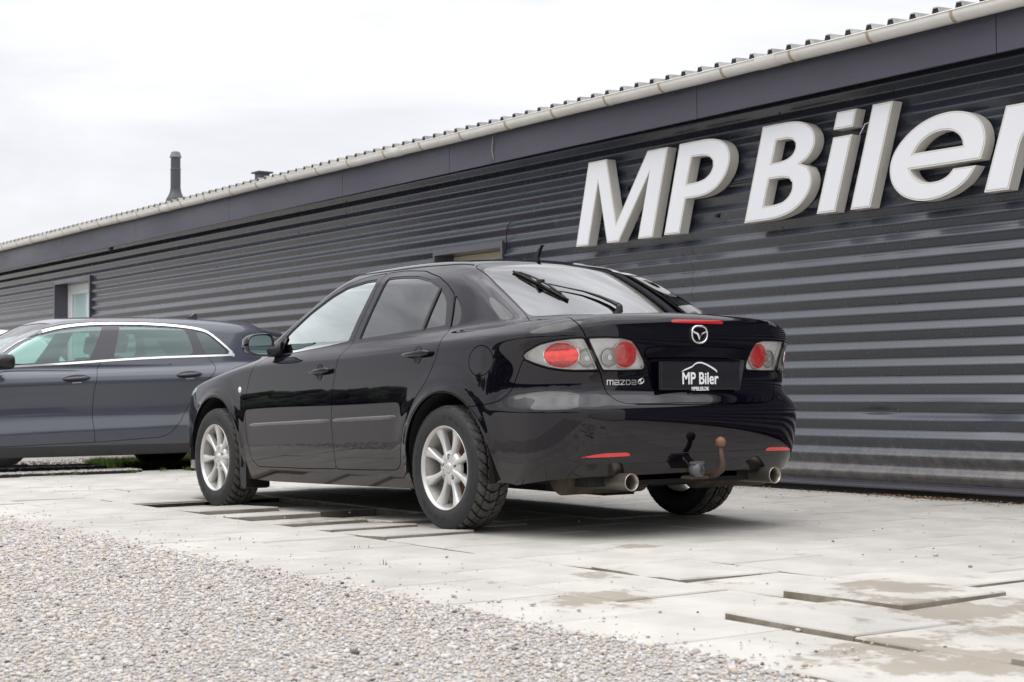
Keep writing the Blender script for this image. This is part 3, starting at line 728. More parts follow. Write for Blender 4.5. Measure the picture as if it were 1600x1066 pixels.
# licence plate recess: flat back set in, slanting walls
def lofted_recess(A_, T_, depth, shrink, m, parent, name):
    P_, U_ = weld(*both(A_, T_)); E = np.concatenate([U_[:, [0, 1]], U_[:, [1, 2]], U_[:, [2, 0]]]); Ss = np.sort(E, 1); key = Ss[:, 0]*len(P_)+Ss[:, 1]
    u, first, cnt = np.unique(key, return_index=True, return_counts=True); B = E[first[cnt == 1]]
    B = B[(np.abs(P_[B[:, 0], 1]) > 3e-4) | (np.abs(P_[B[:, 1], 1]) > 3e-4)]
    c = np.array([0, 0, .772]); V = P_[:, :3].copy(); Vi = V.copy(); Vi[:, 1] *= (1-shrink); Vi[:, 2] = c[2]+(Vi[:, 2]-c[2])*(1-shrink*1.2); Vi[:, 0] = -.916+depth
    n = len(V); F = [(b, a, n+a, n+b) for a, b in B]; me = mesh_data(name, np.concatenate([V, Vi]), np.array(F), m); obj(name, me, parent)
    me = mesh_data(name+'_back', Vi, U_, m); obj('recess_back', me, parent)
lofted_recess(*region(inside('recess', 0)), .030, .06, M_paint, tail, 'plate_recess')

# tail lamps: clear lens, silver housing, round red and clear reflectors
def lamp(key, parent_sides, circles):
    lens = region(inside(key, .0035)); house = region(inside(key, .006)); bez = region(inside(key, G), outside(key, -.006))
    for side in (0, 1):
        P_ = parent_sides[side]; ss = 'LR'[side]
        L = patch('tail_lamp', *house, M_lamp, P_, offset=-.024, sides=ss, flange=False)[0]
        patch('lens', *lens, G_clear, L, offset=.0015, sides=ss, flange=False)
        patch('lamp_bezel', *bez, M_seal, L, offset=-.0005, sides=ss, depth=.036)
        patch('lamp_wall', *region(inside(key, .0065), outside(key, -.009)), M_lampring, L, offset=-.004, sides=ss, depth=.03)
        for (p, ru, rv, kind) in circles:
            q = np.array(p); n = nrm(SH, q); up = np.array([0, 0, 1.]); u = unit(np.cross(up, n)[None])[0]; v = np.cross(n, u)
            dep = .022 if kind == 'red' else .020; V = []; N1, N2 = 28, 7
            m = MB()
            for i in range(N2+1):
                f = i/N2*math.pi/2; rr, hh = math.cos(f), math.sin(f)
                for k in range(N1):
                    a_ = 2*math.pi*k/N1; w_ = q-n*dep+(u*math.cos(a_)*ru+v*math.sin(a_)*rv)*rr+n*hh*(.017 if kind == 'red' else .009)
                    V.append((w_[0], w_[1]*(1 if side == 0 else -1), w_[2]))
            F = []
            for i in range(N2):
                for k in range(N1):
                    f_ = (i*N1+k, i*N1+(k+1) % N1, (i+1)*N1+(k+1) % N1, (i+1)*N1+k); F.append(f_ if side else f_[::-1])
            m.add(V, F, True); m.build('reflector_bowl', M_redin if kind == 'red' else M_lampring, L)
            m = MB()
            for sc in ((1.0,) if kind == 'red' else (1.0, .78, .58, .38)):
                pts = []
                for k in range(29):
                    a_ = 2*math.pi*k/28; w_ = q-n*(dep-(.004 if sc == 1 else .009*math.sin(math.acos(sc))+.001))+(u*math.cos(a_)*ru+v*math.sin(a_)*rv)*sc; pts.append((w_[0], w_[1]*(1 if side == 0 else -1), w_[2]))
                m.tube(pts,   .0026 if sc == 1 else .0021, 6, cap=False)
            m.build('lamp_ring', M_lampring if kind == 'red' else M_alloyin, L)
lamp('lamp_o', [car, car], [((-.772, .738, .862), .086, .062, 'red'), ((-.846, .636, .849), .042, .040, 'clear')])
lamp('lamp_i', [tail, tail], [((-.882, .523, .853), .043, .042, 'clear'), ((-.893, .436, .867), .068, .064, 'red')])

# black inner shell so that gaps and openings look into darkness
ex = .012
inn = (A0, T0)
inn = cut(*inn, lambda P: c_arch(P)); inn = cut(*inn, c_bottom)
for k in ('win_f', 'win_r', 'wind', 'rg', 'lamp_o', 'lamp_i', 'recess'): inn = cut(*inn, outside(k, -.008))
Ai, Ti = inn; Ai = Ai.copy(); Ai[:, :3] -= Ai[:, 3:]*.016; Ai[Ai[:, 1] < 0.004, 1] = 0
patch('inner_shell', Ai, Ti, M_dark, car, sides='C', flange=False)
# wheel liners, floor, firewall
for (wx, wz, r) in ((0., .322, .378), (2.68, .305, .373)):
    for sg in (1, -1):
        m = MB(); V = []; n = 30; y1 = .872; y0 = .54
        for k in range(n+1):
            a = -.12+(math.pi+.30)*k/n
            for yy in (y0, y1): V.append((wx+r*math.cos(a), sg*yy, wz+r*math.sin(a)))
        F = [(2*k, 2*k+1, 2*k+3, 2*k+2) for k in range(n)]; m.add(V, F, True)
        m.add([(wx, sg*y0, wz)]+[V[2*k] for k in range(n+1)], [(0, k+1, k+2) for k in range(n)]); m.build('wheel_liner', M_dark, car)
fl = MB(); fl.box((-.80, -.60, .245), (3.35, .60, .30)); fl.box((.45, -.74, .205), (2.24, .74, .28)); fl.box((-.55, -.52, .215), (-.25, .0, .26), bev=.015)
fl.box((-.62, .12, .20), (-.32, .50, .25), bev=.02); fl.box((-.1, -.6, .22), (.1, .6, .30), bev=.02)
fl.box((2.35, -.58, .19), (2.6, .58, .26), bev=.02); fl.box((2.2, -.1, .16), (-.3, .1, .20)) ; fl.build('floor_pan', M_dark, car)
# lower body cladding edge above the ground (front mud flap and rear splash guard)
mf = MB(); mf.prism([(2.305, .345), (2.36, .36), (2.335, .13), (2.30, .105), (2.26, .115), (2.262, .30)], .70, .862, 'y'); mf.build('mud_flap', M_trim, car, fixn=True)
mf = MB(); mf.prism([(2.305, .345), (2.36, .36), (2.335, .13), (2.30, .105), (2.26, .115), (2.262, .30)], -.862, -.70, 'y'); mf.build('mud_flap', M_trim, car, fixn=True)
# exhaust: two silencers with bright tips
for sg in (1, -1):
    m = MB(); m.lathe([(.0001, -.30), (.07, -.30), (.085, -.28), (.085, .20), (.07, .22), (.0001, .22)], 24, 'y', (-.62, sg*.42, .285)); 
    m.tube([(-.62, sg*.466, .268), (-.72, sg*.466, .268), (-.82, sg*.466, .27)], .027, 14); m.build('silencer', M_muff, car)
    m = MB(); m.lathe([(.033, -.15), (.040, -.13), (.040, .150), (.0415, .154), (.040, .158), (.037, .156), (.036, .10), (.036, -.1)], 36, 'x', (-.80, sg*.466, .271))
    # lathe runs towards +x, the opening must face the rear
    m.V = [(-1.60-v[0], v[1], v[2]) for v in m.V]; m.F = [f[::-1] for f in m.F]
    t_ = m.build('exhaust_tip', M_steel, car)
    m = MB(); m.lathe([(.0001, 0), (.036, 0)], 24, 'x', (-.86, sg*.466, .272)); m.build('tip_hollow', M_dark, t_)
# tow bar with rusty ball and socket
m = MB(); m.tube([(-1.060, 0, .425), (-1.064, 0, .39), (-1.075, 0, .355), (-1.062, 0, .318), (-1.02, 0, .295), (-.94, 0, .285), (-.80, 0, .28)], [.013, .014, .016, .017, .017, .017, .018], 14, up=(0, 1, 0))
m.box((-.80, -.36, .262), (-.74, .36, .30), bev=.006)
tb = m.build('tow_bar', mat('tow_bar_steel', (.05, .045, .045), .55, .4, var=.5, vscale=30, var2=(.12, .06, .035)), car)
m = MB(); m.lathe([(.0001, .026)]+[(.0255*math.cos(a), .0255*math.sin(a)) for a in np.linspace(1.4, -1.1, 12)], 28, 'z', (-1.060, 0, .449)); m.build('tow_ball', mat('rusty_ball', (.21, .105, .065), .6, .2, var=.35, vscale=30), tb)
m = MB(); m.lathe([(.0001, .030), (.022, .030), (.026, .026), (.034, .020), (.036, .0), (.034, -.02), (.0001, -.022)], 28, 'x', (0, 0, 0))
m.V = [(-v[0], v[1], v[2]) for v in m.V]; m.F = [f[::-1] for f in m.F]; m.box((-.016, -.042, .026), (.02, .03, .040), bev=.003); m.box((-.03, -.014, -.03), (.01, .014, .034), bev=.003)
for a in range(6): m.box((-.034, .014*math.cos(a)-.003, .014*math.sin(a)-.003), (-.029, .014*math.cos(a)+.003, .014*math.sin(a)+.003))
m.build('trailer_socket', mat('grey_plastic', (.09, .09, .10), .5), car, (-1.005, .105, .318), (0, 0, .15))
m = MB(); m.box((-1.01, .03, .274), (-.93, .14, .287), bev=.003); m.build('socket_bracket', mat('dull_bracket', (.05, .035, .025), .8), car)

# body side mouldings, each following its door
def strip(x0, x1, z0, z1, parent, sg):
    m = MB(); n = 26; V = []; F = []
    for i in range(n+1):
        t = i/n; x = x0+(x1-x0)*t; z = z0+(z1-z0)*t; e = min(1, min(t, 1-t)*n/1.6+.15)
        for (dz, dy) in ((-.0125, 0), (-.010, .007), (-.003, .011), (.006, .0105), (.0105, .005), (.0115, 0)):
            y = on_side(SH, x, z+dz*e); V.append((x, sg*(y-.001+dy*e), z+dz*e))
    for i in range(n):
        for k in range(5):
            f = (i*6+k, (i+1)*6+k, (i+1)*6+k+1, i*6+k+1); F.append(f if sg > 0 else f[::-1])
    m.add(V, F, True); m.add([V[k] for k in range(6)], [tuple(range(6)) if sg < 0 else tuple(reversed(range(6)))]); m.add([V[n*6+k] for k in range(6)], [tuple(range(6)) if sg > 0 else tuple(reversed(range(6)))])
    m.build('side_moulding', M_mould, parent)
M_mould = mat('moulding', (.05, .05, .055), .25, 0, .6)
for i, sg in ((0, 1), (1, -1)):
    strip(1.158, 2.185, .540, .500, doors_f[i], sg); strip(.452, 1.134, .568, .541, doors_r[i], sg)

# door handles: black bowl with a pull bar over it
def ellip_patch(cx, cz, rx, rz, m, parent, sg, name='handle_bowl', off=-.010, edge=.0015):
    V = []; n = 28
    rings = [(1.0, edge), (.9, edge-.002), (.6, off*.8), (.25, off), (.0001, off)]
    for (q, o_) in rings:
        for k in range(n):
            a = 2*math.pi*k/n; x, z = cx+rx*q*math.cos(a), cz+rz*q*math.sin(a); V.append((x, sg*(on_side(SH, x, z)+max(o_, -.0005)+.001), z))
    F = [];
    for i in range(len(rings)-1):
        for k in range(n):
            f = (i*n+k, i*n+(k+1) % n, (i+1)*n+(k+1) % n, (i+1)*n+k); F.append(f if sg < 0 else f[::-1])
    mb = MB(); mb.add(V, F, True); return mb.build(name, m, parent)
def handle(x0, z0, x1, z1, bx, bz, parent, sg):
    ellip_patch(bx, bz, .037, .047, M_seal, parent, sg)
    m = MB(); pts = []; n = 14
    def sec(t):
        x = x0+(x1-x0)*t; z = z0+(z1-z0)*t; y = on_side(SH, x, z)+.004+.030*math.sin(math.pi*min(max(t*.9+.05, 0), 1))**.45; return x, y, z
    V = []; K = 12
    for i in range(n+1):
        t = i/n; x, y, z = sec(t); h = (.0105+.006*t)*(math.sin(math.pi*min(1, t*1.0+.0)) if 0 else min(1, .35+min(t, 1-t)*n/2.2)); w = .009*min(1, .4+min(t, 1-t)*n/2.2)
        for k in range(K):
            a = 2*math.pi*k/K; ca, sa = math.cos(a), math.sin(a); V.append((x, sg*(y+w*np.sign(ca)*abs(ca)**.7), z+h*np.sign(sa)*abs(sa)**.7))
    F = []
    for i in range(n):
        for k in range(K):
            f = (i*K+k, (i+1)*K+k, (i+1)*K+(k+1) % K, i*K+(k+1) % K); F.append(f if sg > 0 else f[::-1])
    m.add(V, F, True); m.add(V[:K], [tuple(range(K))[::(1 if sg < 0 else -1)]]); m.add(V[-K:], [tuple(range(K))[::(1 if sg > 0 else -1)]])
    m.build('door_handle', M_paint, parent)
for i, sg in ((0, 1), (1, -1)):
    handle(1.395, .806, 1.155, .824, 1.292, .812, doors_f[i], sg); handle(.388, .884, .129, .897, .258, .888, doors_r[i], sg)
# side repeater
for sg in (1, -1):
    y = on_side(SH, 2.30, .716); m = MB(); m.lathe([(.0001, .007), (.012, .006), (.018, .003), (.020, 0)], 20, 'y', (0, 0, 0)); 
    m.build('side_repeater', mat('repeater_lens', (.75, .72, .68), .15, 0, 1.), car, (2.315, sg*y, .716), (0, 0, 0 if sg > 0 else math.pi))

# door mirrors
def door_mirror(sg, parent):
    # outer shell seen from behind: rounded housing with a framed mirror on its rear face
    def rsq(a, rx, rz, p=3.2):
        c, s_ = math.cos(a), math.sin(a); r = (abs(c)**p+abs(s_)**p)**(-1/p); return rx*r*c, rz*r*s_
    cy, cz = .930, .985; n = 32; V = []
    rings = [(1.915, 1.0), (1.925, 1.045), (1.955, 1.06), (2.0, .99), (2.035, .78), (2.05, .4), (2.052, .001)]
    for (x, q) in rings:
        for k in range(n):
            u, w = rsq(2*math.pi*k/n, .090*q, .064*q); yy = cy+u+.01*(q-1); V.append((x-.20*(yy-cy)*.4, sg*yy, cz+w*(1-.12*(u/.09))))
    F = []
    for i in range(len(rings)-1):
        for k in range(n):
            f = (i*n+k, i*n+(k+1) % n, (i+1)*n+(k+1) % n, (i+1)*n+k); F.append(f if sg > 0 else f[::-1])
    m = MB(); m.add(V, F, True); h = m.build('door_mirror', M_paint, parent)
    V2 = []; rr = [(1.915, 1.0), (1.922, .90), (1.928, .88)]
    for (x, q) in rr:
        for k in range(n):
            u, w = rsq(2*math.pi*k/n, .090*q, .064*q); yy = cy+u; V2.append((x-.20*(yy-cy)*.4, sg*yy, cz+w*(1-.12*(u/.09))))
    F = []
    for i in range(2):
        for k in range(n):
            f = (i*n+k, i*n+(k+1) % n, (i+1)*n+(k+1) % n, (i+1)*n+k); F.append(f if sg < 0 else f[::-1])
    m = MB(); m.add(V2, F, True); m.build('mirror_rim', M_trim, h)
    g = V2[2*n:3*n]; m = MB(); m.add([(p[0]-.002, p[1], p[2]) for p in g], [tuple(range(n))]); m.build('mirror_glass', M_mirror, h)
    # foot that joins the housing to the door corner
    m = MB(); m.tube([(1.90, sg*.795, .955), (1.935, sg*.83, .950), (1.965, sg*.88, .950), (1.97, sg*.91, .96)], [.050, .040, .034, .03], 14); m.build('mirror_foot', M_trim, h)
for i, sg in ((0, 1), (1, -1)):
    door_mirror(sg, doors_f[i])
    V = []; px = [(1.862, .924), (1.93, .934), (1.94, 1.0), (1.90, 1.045), (1.862, 1.02)]
    m = MB(); VV = [(x, sg*(on_side(SH, x, z)+.003), z) for x, z in px]; m.add(VV, [tuple(range(5))[::(1 if sg < 0 else -1)]]); m.build('mirror_sail', M_trim, doors_f[i])

# rear wiper: pivot, arm and blade lying on the glass
def topz(x, y, d=0.): return (x, y, on_top(SH, x, y)+d)
wp = MB(); piv = (-.400, .072)
wp.lathe([(.0001, .040), (.012, .038), (.017, .026), (.019, -.01)], 16, 'z', topz(piv[0], piv[1], -.005))
arm = [topz(piv[0], piv[1], .024), topz(-.385, .075, .024), topz(-.35, .085, .020), topz(-.30, .118, .018), topz(-.24, .178, .016), topz(-.19, .265, .016), topz(-.150, .345, .022), topz(-.14, .372, .028)]
wp.tube(arm, [.014, .013, .010, .008, .005, .0035, .0035, .0035], 8)
wiper = wp.build('rear_wiper', M_trim, tail)
bl = MB(); B0 = np.array([.042, .419]); B1 = np.array([-.299, .323])
bp = [B0+(B1-B0)*t for t in np.linspace(0, 1, 12)]
bl.tube([topz(*p, .010) for p in bp], .0065, 6); bl.tube([topz(*p, .004) for p in bp], .003, 4)
bl.tube([topz(*(B0+(B1-B0)*t), .014+.016*math.sin(math.pi*t)) for t in np.linspace(.12, .88, 12)], .0055, 6)
for t0, t1 in ((.04, .36), (.64, .96)):
    bl.tube([topz(*(B0+(B1-B0)*t), .012+.010*math.sin(math.pi*(t-t0)/(t1-t0))) for t in np.linspace(t0, t1, 7)], .0045, 6)
bl.box(*[tuple(np.array(topz(-.13, .371, .024))+np.array(q)) for q in ((-.022, -.012, -.006), (.022, .012, .012))], bev=.003)
bl.build('wiper_blade', M_trim, wiper)

# badge, lettering and licence plate insert
def rear_pt(y, z, d=0.):
    x = on_rear(SH, abs(y), z); n = nrm(SH, (x, abs(y), z)); n = n*np.array([1, 1 if y >= 0 else -1, 1]); return np.array([x, y, z])+n*d
M_badge = mat('badge_chrome', (.80, .80, .80), .14, .9)
bd = MB(); ey, ez = 0., .970; pts = []
for k in range(41):
    a = 2*math.pi*k/40; c, s_ = math.cos(a), math.sin(a); p_ = 2.5; q = (abs(c)**p_+abs(s_)**p_)**(-1/p_)
    pts.append(rear_pt(ey+.049*c*q, ez+.0405*s_*q-.003*(1-abs(c)), .006))
bd.tube(pts, .0052, 8, cap=False, up=(1, 0, 0)); badge = bd.build('badge_ring', M_badge, tail)
bd = MB()
wing = [(-.046, .018), (-.030, .0105), (-.016, .007), (-.007, .001), (0, -.017), (.007, .001), (.016, .007), (.030, .0105), (.046, .018)]
wl = [(-.046, .010), (-.030, .003), (-.018, -.002), (-.011, -.010), (0, -.031), (.011, -.010), (.018, -.002), (.030, .003), (.046, .010)]
V = [tuple(rear_pt(ey+a, ez+b, .008)) for a, b in wing]+[tuple(rear_pt(ey+a, ez+b, .005)) for a, b in wl]
bd.add(V, [(i, i+1, i+10, i+9) for i in range(8)]); o_ = bd.build('badge_wing', M_badge, badge); 
def on_body_text(me, y, z, m, parent, name, d=.003, slope=0.):
    """lay flat lettering on the tailgate at (y, z); reads from behind"""
    for v in me.vertices:
        p = rear_pt(y-v.co.x, z+v.co.y+slope*v.co.x, d+v.co.z); v.co = p
    me.materials.clear(); me.materials.append(m); me.update(); return obj(name, me, parent)
# block lettering of the maker's name drawn from bars
def block_word(word, h, w, gap, th):
    G_ = {'m': [(0, 0, 0, 1), (0, 1, 1, 1), (.5, 0, .5, 1), (1, 0, 1, 1)], 'a': [(0, 1, 1, 1), (1, 0, 1, 1), (0, 0, 1, 0), (0, .5, 1, .5), (0, 0, 0, .5)],
          'z': [(0, 1, 1, 1), (0, 0, 1, 1), (0, 0, 1, 0)], 'd': [(0, 0, 0, 1), (0, 1, .8, 1), (.8, 1, 1, .75), (1, .75, 1, .25), (1, .25, .8, 0), (.8, 0, 0, 0)]}
    m = MB(); x = 0.
    for ch in word:
        ww = w*(1.35 if ch == 'm' else 1)
        for (x0, y0, x1, y1) in G_[ch]:
            a = Vector((x+x0*ww, y0*h)); b = Vector((x+x1*ww, y1*h)); d = (b-a).normalized(); n = Vector((-d.y, d.x))*th/2; a -= d*th/2; b += d*th/2
            q = [a+n, a-n, b-n, b+n]; m.add([(p.x, p.y, .002) for p in q]+[(p.x, p.y, 0) for p in q], [(0, 1, 2, 3), (0, 4, 5, 1), (1, 5, 6, 2), (2, 6, 7, 3), (3, 7, 4, 0)])
        x += ww+gap
    t = x-gap
    m.V = [(v[0]-t/2, v[1]-h/2, v[2]) for v in m.V]; return m.data('lettering', M_badge), t
me, tw = block_word('mazda', .0205, .0225, .0095, .0042)
on_body_text(me, .462, .7365, M_badge, tail, 'maker_lettering')
sx = MB(); sx.tube([(.016*math.cos(a)+.006*math.sin(a), .0125*math.sin(a), .001) for a in np.linspace(.5, 6.6, 22)], .0018, 5); sx.tube([(.004*math.cos(a)-.002, .005*math.sin(a)-.002, .001) for a in np.linspace(0, 6.28, 12)], .0016, 5, cap=False)
sx.tube([(-.010, .002, .001), (-.002, .008, .001), (.012, .018, .001)], .0018, 5)
on_body_text(sx.data('lettering', M_badge), .352, .741, M_badge, tail, 'model_number', .002)

# licence plate insert with the dealer's print
pl = MB(); pl.box((-.262, -.058, -.006), (.262, .058, .002), bev=.003)
PLm = Matrix(((0, 0, -1, -.921), (-1, 0, 0, 0), (0, 1, 0, .770), (0, 0, 0, 1)))
plate = pl.build('plate_holder', M_trim, tail); plate.matrix_local = PLm @ Matrix.Translation((0, -.004, 0)) @ Matrix.Scale(1.16, 4, (0, 1, 0))
ins_ = MB(); ins_.box((-.252, -.052, 0), (.252, .060, .0045), bev=.002); o_ = ins_.build('plate_insert', M_plate, plate); 
def on_plate(me, x, y, m, name, z=.0052):
    me.materials.clear(); me.materials.append(m); o = obj(name, me, plate, (x, y, z)); return o
M_print = mat('plate_print', (.80, .80, .82), .5)
on_plate(text_mesh('MP Biler', .069, .0004, .0015), -.004, -.012, M_print, 'dealer_name')
on_plate(text_mesh('MPBILER.DK', .0215, .0004, .0006), -.004, -.0535, M_print, 'web_address', .0055)
arc = [(-.118, .018), (-.10, .026), (-.072, .034), (-.05, .040), (-.030, .052), (-.012, .057), (.012, .057), (.04, .051), (.07, .041), (.10, .029), (.114, .020)]
th = [.001, .0045, .005, .0045, .0045, .0045, .0045, .0055, .006, .0065, .0075]
V = [(x, y+t*.2, 0) for (x, y), t in zip(arc, th)]+[(x, y-t*.9-.001, 0) for (x, y), t in zip(arc, th)]
ac = MB(); ac.add(V, [(i+11, i+12, i+1, i) for i in range(10)]); on_plate(ac.data('lettering', M_print), -.006, .001, M_print, 'car_outline_mark')

# roof aerial, roof gutter strips
an = MB(); ax_, ay_ = .42, 0.; zz = on_top(SH, ax_, ay_)
an.prism([(.050, -.004), (-.034, -.004), (-.032, .012), (-.048, .044), (-.066, .064), (-.060, .066), (-.036, .046), (-.012, .022), (.02, .009)], -.007, .007, 'y'); an.build('roof_aerial', M_trim, car, (ax_, 0, zz), fixn=True).scale = (1.2, 1.2, 1.2)
for sg in (1, -1):
    m = MB(); xs = np.linspace(.26, 1.50, 24); ys = [np.interp(x, [.2, .5, 1.0, 1.5], [.512, .545, .553, .537]) for x in xs]
    m.tube([(x, sg*y, on_top(SH, x, y)+.0005) for x, y in zip(xs, ys)], .0035, 6); m.build('roof_gutter_strip', M_seal, car)

# cabin
def rbox(name, lo, hi, m_, parent, bev=.03, rot=None):
    m = MB(); c = [(lo[i]+hi[i])/2 for i in range(3)]; m.box([lo[i]-c[i] for i in range(3)], [hi[i]-c[i] for i in range(3)], bev=bev); return m.build(name, m_, parent, c, rot)
for sg in (1, -1):
    rbox('seat_base', (1.02, sg*.37-.25, .38), (1.55, sg*.37+.25, .56), M_seat, car, .05)
    b_ = rbox('seat_back', (.94, sg*.37-.23, .50), (1.06, sg*.37+.23, 1.04), M_seat, car, .05, (0, -.30, 0))
    rbox('headrest', (.84, sg*.37-.12, 1.07), (.93, sg*.37+.12, 1.24), M_seat, car, .035, (0, -.2, 0))
rbox('rear_bench', (.05, -.6, .38), (.55, .6, .60), M_seat, car, .05); rbox('rear_bench_back', (-.08, -.58, .50), (.05, .58, 1.0), M_seat, car, .04, (0, -.35, 0))
for sg in (1, 0, -1): rbox('headrest', (-.16, sg*.36-.11, 1.0), (-.08, sg*.36+.11, 1.13), M_seat, car, .03, (0, -.25, 0))
rbox('dashboard', (1.80, -.68, .62), (2.30, .68, .93), M_int, car, .07); rbox('instrument_hood', (1.80, .20, .90), (2.0, .55, .99), M_int, car, .04)
rbox('parcel_shelf', (-.35, -.50, .96), (-.05, .50, .985), M_int, car, .008)
m = MB(); pts = [(.0+.185*0, .18*math.cos(a), .18*math.sin(a)) for a in np.linspace(0, 2*math.pi, 33)]; m.tube(pts, .014, 8, cap=False, up=(1, 0, 0)); m.box((-.01, -.17, -.02), (.012, .17, .02), bev=.008); m.box((0, -.05, -.05), (.05, .05, .05), bev=.015)
m.build('steering_wheel', M_int, car, (1.68, .37, .90), (0, .45, 0))
rbox('inner_mirror', (1.62, -.11, 1.26), (1.65, .11, 1.32), M_int, car, .012)

add_wheel(car, .024, .772, .316, True, .10); add_wheel(car, .024, -.770, .316, False, .5)
add_wheel(car, 2.705, .770, .286, True, -.22); add_wheel(car, 2.705, -.770, .300, False, .3)
print('mazda', time.time()-_t)

# the shallow line that crosses the bumper between the reflectors
bl_ = MB(); bl_.tube([tuple(rear_pt(y, .3985, .0002)) for y in np.linspace(-.44, .44, 24)], .0022, 6); bl_.build('bumper_line', M_seal, bump)
# ================================================================= building
YW = -2.80
bld = thing('workshop_building', 'long workshop clad in dark corrugated sheets under a pale wave-sheet roof', 'building', (0, YW, 0))
def wmat(name, base, streak=.5):
    m = mat(name, base, .24, 0, .45, var=.15, vscale=1.2, stretch=(.4, 1, 3), spec=.5, rvar=.07, coat_rough=.10)
    return m
M_clad = wmat('anthracite_cladding', (.040, .045, .060))
def add_scuffs(m):
    """dust, scuffs and bird marks in the sheet paint"""
    t = m.node_tree; b = t.nodes['Principled BSDF']; old = b.inputs['Base Color'].links[0].from_socket
    tcn = t.nodes.new('ShaderNodeTexCoord'); mp = t.nodes.new('ShaderNodeMapping'); mp.inputs['Scale'].default_value = (1.6, 1, 3.2)
    t.links.new(tcn.outputs['Object'], mp.inputs[0])
    n = t.nodes.new('ShaderNodeTexNoise'); n.inputs['Scale'].default_value = 2.2; n.inputs['Detail'].default_value = 9; n.inputs['Roughness'].default_value = .72
    t.links.new(mp.outputs[0], n.inputs['Vector']); mr = t.nodes.new('ShaderNodeMapRange'); mr.inputs[1].default_value = .57; mr.inputs[2].default_value = .80; mr.inputs[4].default_value = .22
    t.links.new(n.outputs['Fac'], mr.inputs[0])
    n2 = t.nodes.new('ShaderNodeTexNoise'); n2.inputs['Scale'].default_value = 70; n2.inputs['Detail'].default_value = 3; t.links.new(tcn.outputs['Object'], n2.inputs['Vector'])
    m2 = t.nodes.new('ShaderNodeMapRange'); m2.inputs[1].default_value = .62; m2.inputs[2].default_value = .80; m2.inputs[4].default_value = .22; t.links.new(n2.outputs['Fac'], m2.inputs[0])
    ad = t.nodes.new('ShaderNodeMath'); ad.operation = 'ADD'; ad.use_clamp = True; t.links.new(mr.outputs[0], ad.inputs[0]); t.links.new(m2.outputs[0], ad.inputs[1])
    mi = t.nodes.new('ShaderNodeMix'); mi.data_type = 'RGBA'; t.links.new(ad.outputs[0], mi.inputs[0]); t.links.new(old, mi.inputs[6]); mi.inputs[7].default_value = (.17, .165, .16, 1)
    t.links.new(mi.outputs[2], b.inputs['Base Color'])
    # splashed dirt along the foot of the sheets
    sp_ = t.nodes.new('ShaderNodeSeparateXYZ'); t.links.new(tcn.outputs['Object'], sp_.inputs[0]); zr = t.nodes.new('ShaderNodeMapRange'); zr.inputs[1].default_value = .42; zr.inputs[2].default_value = .08; zr.inputs[3].default_value = 0; zr.inputs[4].default_value = 1; t.links.new(sp_.outputs['Z'], zr.inputs[0])
    n4 = t.nodes.new('ShaderNodeTexNoise'); n4.inputs['Scale'].default_value = 9; n4.inputs['Detail'].default_value = 9; n4.inputs['Roughness'].default_value = .75; t.links.new(tcn.outputs['Object'], n4.inputs['Vector'])
    z2 = t.nodes.new('ShaderNodeMath'); z2.operation = 'MULTIPLY_ADD'; t.links.new(zr.outputs[0], z2.inputs[0]); z2.inputs[1].default_value = .34; t.links.new(n4.outputs['Fac'], z2.inputs[2])
    z3 = t.nodes.new('ShaderNodeMapRange'); z3.inputs[1].default_value = .60; z3.inputs[2].default_value = .88; z3.inputs[4].default_value = .5; t.links.new(z2.outputs[0], z3.inputs[0])
    mj = t.nodes.new('ShaderNodeMix'); mj.data_type = 'RGBA'; t.links.new(z3.outputs[0], mj.inputs[0]); t.links.new(mi.outputs[2], mj.inputs[6]); mj.inputs[7].default_value = (.20, .175, .14, 1); t.links.new(mj.outputs[2], b.inputs['Base Color'])
    # dust dulls the gloss too
    m3 = t.nodes.new('ShaderNodeMapRange'); m3.inputs[3].default_value = .26; m3.inputs[4].default_value = .5; t.links.new(ad.outputs[0], m3.inputs[0])
    t.links.new(m3.outputs[0], b.inputs['Roughness'])
add_scuffs(M_clad)
PITCH_W = .1164; Z_A = .203     # a light upper edge at this height
X_L, X_R = 24.0, -7.5
ZT = 2.80
def prof_y(z):
    """trapezoid wave of the cladding: depth of the skin at height z"""
    t = ((z-Z_A)/PITCH_W) % 1.0
    # t=0..: just above the bright edge. crest / flank / valley / flank
    k = np.interp(t, [0, .10, .20, .40, .52, .62, .80, .92, 1.0], [.55, .24, .05, 0, .07, .28, .92, 1.0, .55+.0])
    return k
def wave(z):
    t = ((z-Z_A)/PITCH_W)*2*np.pi
    return -.0140*(np.cos(t+.15)+np.cos(3*t+.45)/9)
dents = [(-.6, .58, .35, .035, .010), (.42, .555, .16, .03, -.010), (-.1, .50, .5, .02, -.006), (-.55, .48, .14, .05, -.014), (-.3, .60, .4, .025, -.008)]
